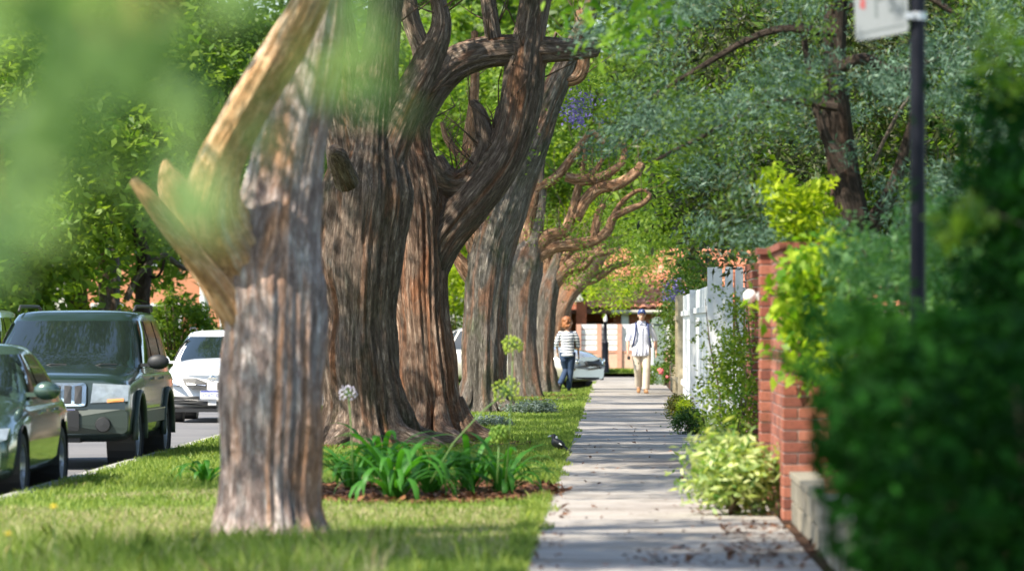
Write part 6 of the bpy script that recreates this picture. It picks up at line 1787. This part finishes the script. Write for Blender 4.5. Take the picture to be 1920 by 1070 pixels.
b.rings([((0, 0, 0.80), 0.145, 0.105), ((0, 0, 0.98), 0.115, 0.085), ((0, 0, 1.15), 0.135, 0.095), ((0, 0, 1.26), 0.13, 0.085), ((0, 0, 1.31), 0.07, 0.06)], 18)
for sd in (-1, 1):
    b.tube([(sd * 0.08, 0, 1.24), (sd * 0.155, 0, 1.255), (sd * 0.20, 0.01, 1.16), WE[sd], WW[sd]], [0.045, 0.05, 0.042, 0.036, 0.023], 12)
    hand(b, WW[sd], Vector(WW[sd]) - Vector(WE[sd]), sd, 0.9, 0.5)
    b.tube(WL[sd], [0.085, 0.075, 0.05, 0.05, 0.032], 12)
    a = Vector(WL[sd][-1]); b.tube([a, a + Vector((0, 0.07, -0.04))], [0.036, 0.03], 8)
remeshed(b, 'body', SKIN, 0.011, wo, 3)
add_eyes(P2, R2, wo, 0.95)
m_, nt_, b_, o_ = new_mat('striped_knit')
tc_ = node(nt_, 'ShaderNodeTexCoord'); sx_ = node(nt_, 'ShaderNodeSeparateXYZ'); nt_.links.new(tc_.outputs['Object'], sx_.inputs[0])
nz_ = noise(nt_, 6, 3)
a1 = node(nt_, 'ShaderNodeMath', operation='MULTIPLY_ADD'); a1.inputs[1].default_value = 0.03; nt_.links.new(nz_, a1.inputs[0]); nt_.links.new(sx_.outputs['Z'], a1.inputs[2])
a2 = node(nt_, 'ShaderNodeMath', operation='MULTIPLY'); a2.inputs[1].default_value = 1 / 0.062; nt_.links.new(a1.outputs[0], a2.inputs[0])
a3 = node(nt_, 'ShaderNodeMath', operation='FRACT'); nt_.links.new(a2.outputs[0], a3.inputs[0])
c_ = ramp(nt_, a3.outputs[0], [(0.0, (0.74, 0.75, 0.76)), (0.55, (0.74, 0.75, 0.76)), (0.60, (0.035, 0.055, 0.10)), (0.97, (0.035, 0.055, 0.10)), (1.0, (0.74, 0.75, 0.76))])
nt_.links.new(c_, b_.inputs['Base Color']); b_.inputs['Roughness'].default_value = 0.9
b = MB()
b.rings([((0, 0, 0.80), 0.165, 0.125), ((0, 0, 0.90), 0.15, 0.115), ((0, 0, 1.02), 0.14, 0.105), ((0, 0, 1.15), 0.155, 0.115), ((0, 0, 1.25), 0.15, 0.10), ((0, 0, 1.30), 0.085, 0.07)], 20)
for sd in (-1, 1):
    e = Vector(WE[sd]); b.tube([(sd * 0.07, 0, 1.24), (sd * 0.155, 0, 1.255), (sd * 0.203, 0.01, 1.16), e, e.lerp(Vector(WW[sd]), 0.35)], [0.062, 0.064, 0.058, 0.052, 0.047], 14)
remeshed(b, 'striped_top', m_, 0.012, wo, 3)
b = MB().rings([((0, 0, 0.775), 0.168, 0.128), ((0, 0, 0.83), 0.166, 0.127)], 20)
remeshed(b, 'top_hem', pmat('white_knit', (0.74, 0.75, 0.77), 0.9), 0.010, wo, 2)
JEAN = pmat('denim_dark', (0.022, 0.045, 0.095), 0.85, var=0.35, vscale=6, bmp=0.3, bscale=20)
b = MB()
b.rings([((0, 0, 0.74), 0.155, 0.12), ((0, 0, 0.86), 0.155, 0.118)], 18)
for sd in (-1, 1): b.tube(WL[sd], [0.10, 0.092, 0.067, 0.064, 0.056], 14)
remeshed(b, 'jeans', JEAN, 0.011, wo, 3)
for sd in (-1, 1):
    a = Vector(WL[sd][-1]); b = MB()
    if sd > 0: pts = [a + Vector((0, -0.05, -0.045)), a + Vector((0, 0.03, -0.045)), a + Vector((0.01, 0.12, -0.05)), a + Vector((0.015, 0.17, -0.052))]
    else: pts = [a + Vector((0, -0.06, 0.0)), a + Vector((0, 0.0, -0.045)), a + Vector((0, 0.05, -0.10)), a + Vector((0, 0.09, -0.135))]
    b.tube(pts, [0.03, 0.038, 0.036, 0.024], 10); b.tube([a + Vector((0, 0, 0.02)), a + Vector((0, 0, -0.03))], [0.036, 0.038], 10)
    remeshed(b, 'shoe', pmat('shoe_dark', (0.03, 0.03, 0.035), 0.6), 0.009, wo, 2)
m_, nt_, b_, o_ = new_mat('hair_auburn')
f_ = noise(nt_, 1.0, 6, 0.6, None, (60, 60, 14), 0.8)
nt_.links.new(ramp(nt_, f_, [(0.35, (0.10, 0.03, 0.012)), (0.6, (0.42, 0.16, 0.05))]), b_.inputs['Base Color']); b_.inputs['Roughness'].default_value = 0.5
bump(nt_, b_, f_, 0.8, 0.01)
b = MB()
b.ball(P2(0, 0.03, 0.05), (0.098, 0.105, 0.095), 20, 14, R2)
b.ball(P2(0.0, 0.06, -0.04), (0.095, 0.075, 0.10), 16, 12, R2)
b.ball(P2(0.0, 0.05, -0.10), (0.08, 0.06, 0.06), 14, 10, R2)
rg = random.Random(4)
for k in range(26):
    a = rg.uniform(-2.4, 2.4); z = rg.uniform(-0.11, 0.10); r = 0.085 if z > 0.06 else 0.10
    b.ball(P2(math.sin(a) * r * 0.95, 0.03 + math.cos(a) * r * 0.85, z), 0.022 + 0.014 * rg.random(), 8, 6)
remeshed(b, 'hair', m_, 0.010, wo, 1)

# magpie on the lawn
gp_ = G(1047, 851)
mg = empty('magpie', tuple(gp_), math.radians(-12)); tag(mg, 'black and white magpie standing on the grass at the edge of the path', 'bird')
MBLK = pmat('feather_black', (0.010, 0.011, 0.014), 0.5, var=0.3, vscale=30)
b = MB()
b.ball((0, 0, 0.115), (0.085, 0.052, 0.055), 18, 12, Matrix.Rotation(math.radians(30), 3, 'Y'))
b.ball((-0.035, 0, 0.135), (0.05, 0.047, 0.055), 14, 10)
b.tube([(-0.04, 0, 0.15), (-0.048, 0, 0.185), (-0.052, 0, 0.205)], [0.042, 0.031, 0.028], 12)
b.ball((-0.056, 0, 0.207), (0.033, 0.026, 0.026), 14, 10)
b.tube([(0.05, 0, 0.085), (0.10, 0, 0.055), (0.155, 0, 0.022)], [0.035, 0.022, 0.018], 10, sy=0.6)
b.tube([(-0.01, 0.014, 0.08), (0.0, 0.016, 0.05)], [0.022, 0.009], 8); b.tube([(-0.01, -0.014, 0.08), (0.005, -0.016, 0.05)], [0.022, 0.009], 8)
remeshed(b, 'body', MBLK, 0.006, mg, 3)
MWHT = pmat('feather_white', (0.75, 0.75, 0.74), 0.6)
for sy in (-1, 1):
    MB().ball((0.01, sy * 0.047, 0.125), (0.065, 0.012, 0.03), 14, 8, Matrix.Rotation(math.radians(30), 3, 'Y')).build('wing', MBLK, mg, smooth='all')
    MB().ball((0.035, sy * 0.056, 0.118), (0.024, 0.005, 0.009), 10, 6, Matrix.Rotation(math.radians(32), 3, 'Y')).build('wing_bar', MWHT, mg, smooth='all')
    MB().tube([(0.0, sy * 0.016, 0.06), (0.005, sy * 0.017, 0.03), (0.0, sy * 0.018, 0.002)], 0.004, 6).tube([(0.0, sy * 0.018, 0.004), (-0.03, sy * 0.022, 0.002)], 0.003, 5).tube([(0.0, sy * 0.018, 0.004), (0.02, sy * 0.017, 0.002)], 0.003, 5).build('leg', MBLK, mg)
    MB().ball((-0.068, sy * 0.023, 0.212), 0.0045, 8, 6).build('eye', pmat('eye_amber', (0.4, 0.12, 0.03), 0.2), mg)
MB().ball((-0.025, 0, 0.182), (0.018, 0.024, 0.028), 12, 8).build('nape_patch', MWHT, mg, smooth='all')
MB().tube([(-0.083, 0, 0.208), (-0.11, 0, 0.205), (-0.125, 0, 0.198)], [0.010, 0.007, 0.002], 8).build('beak', pmat('beak_pale', (0.50, 0.54, 0.58), 0.4), mg, smooth='all')
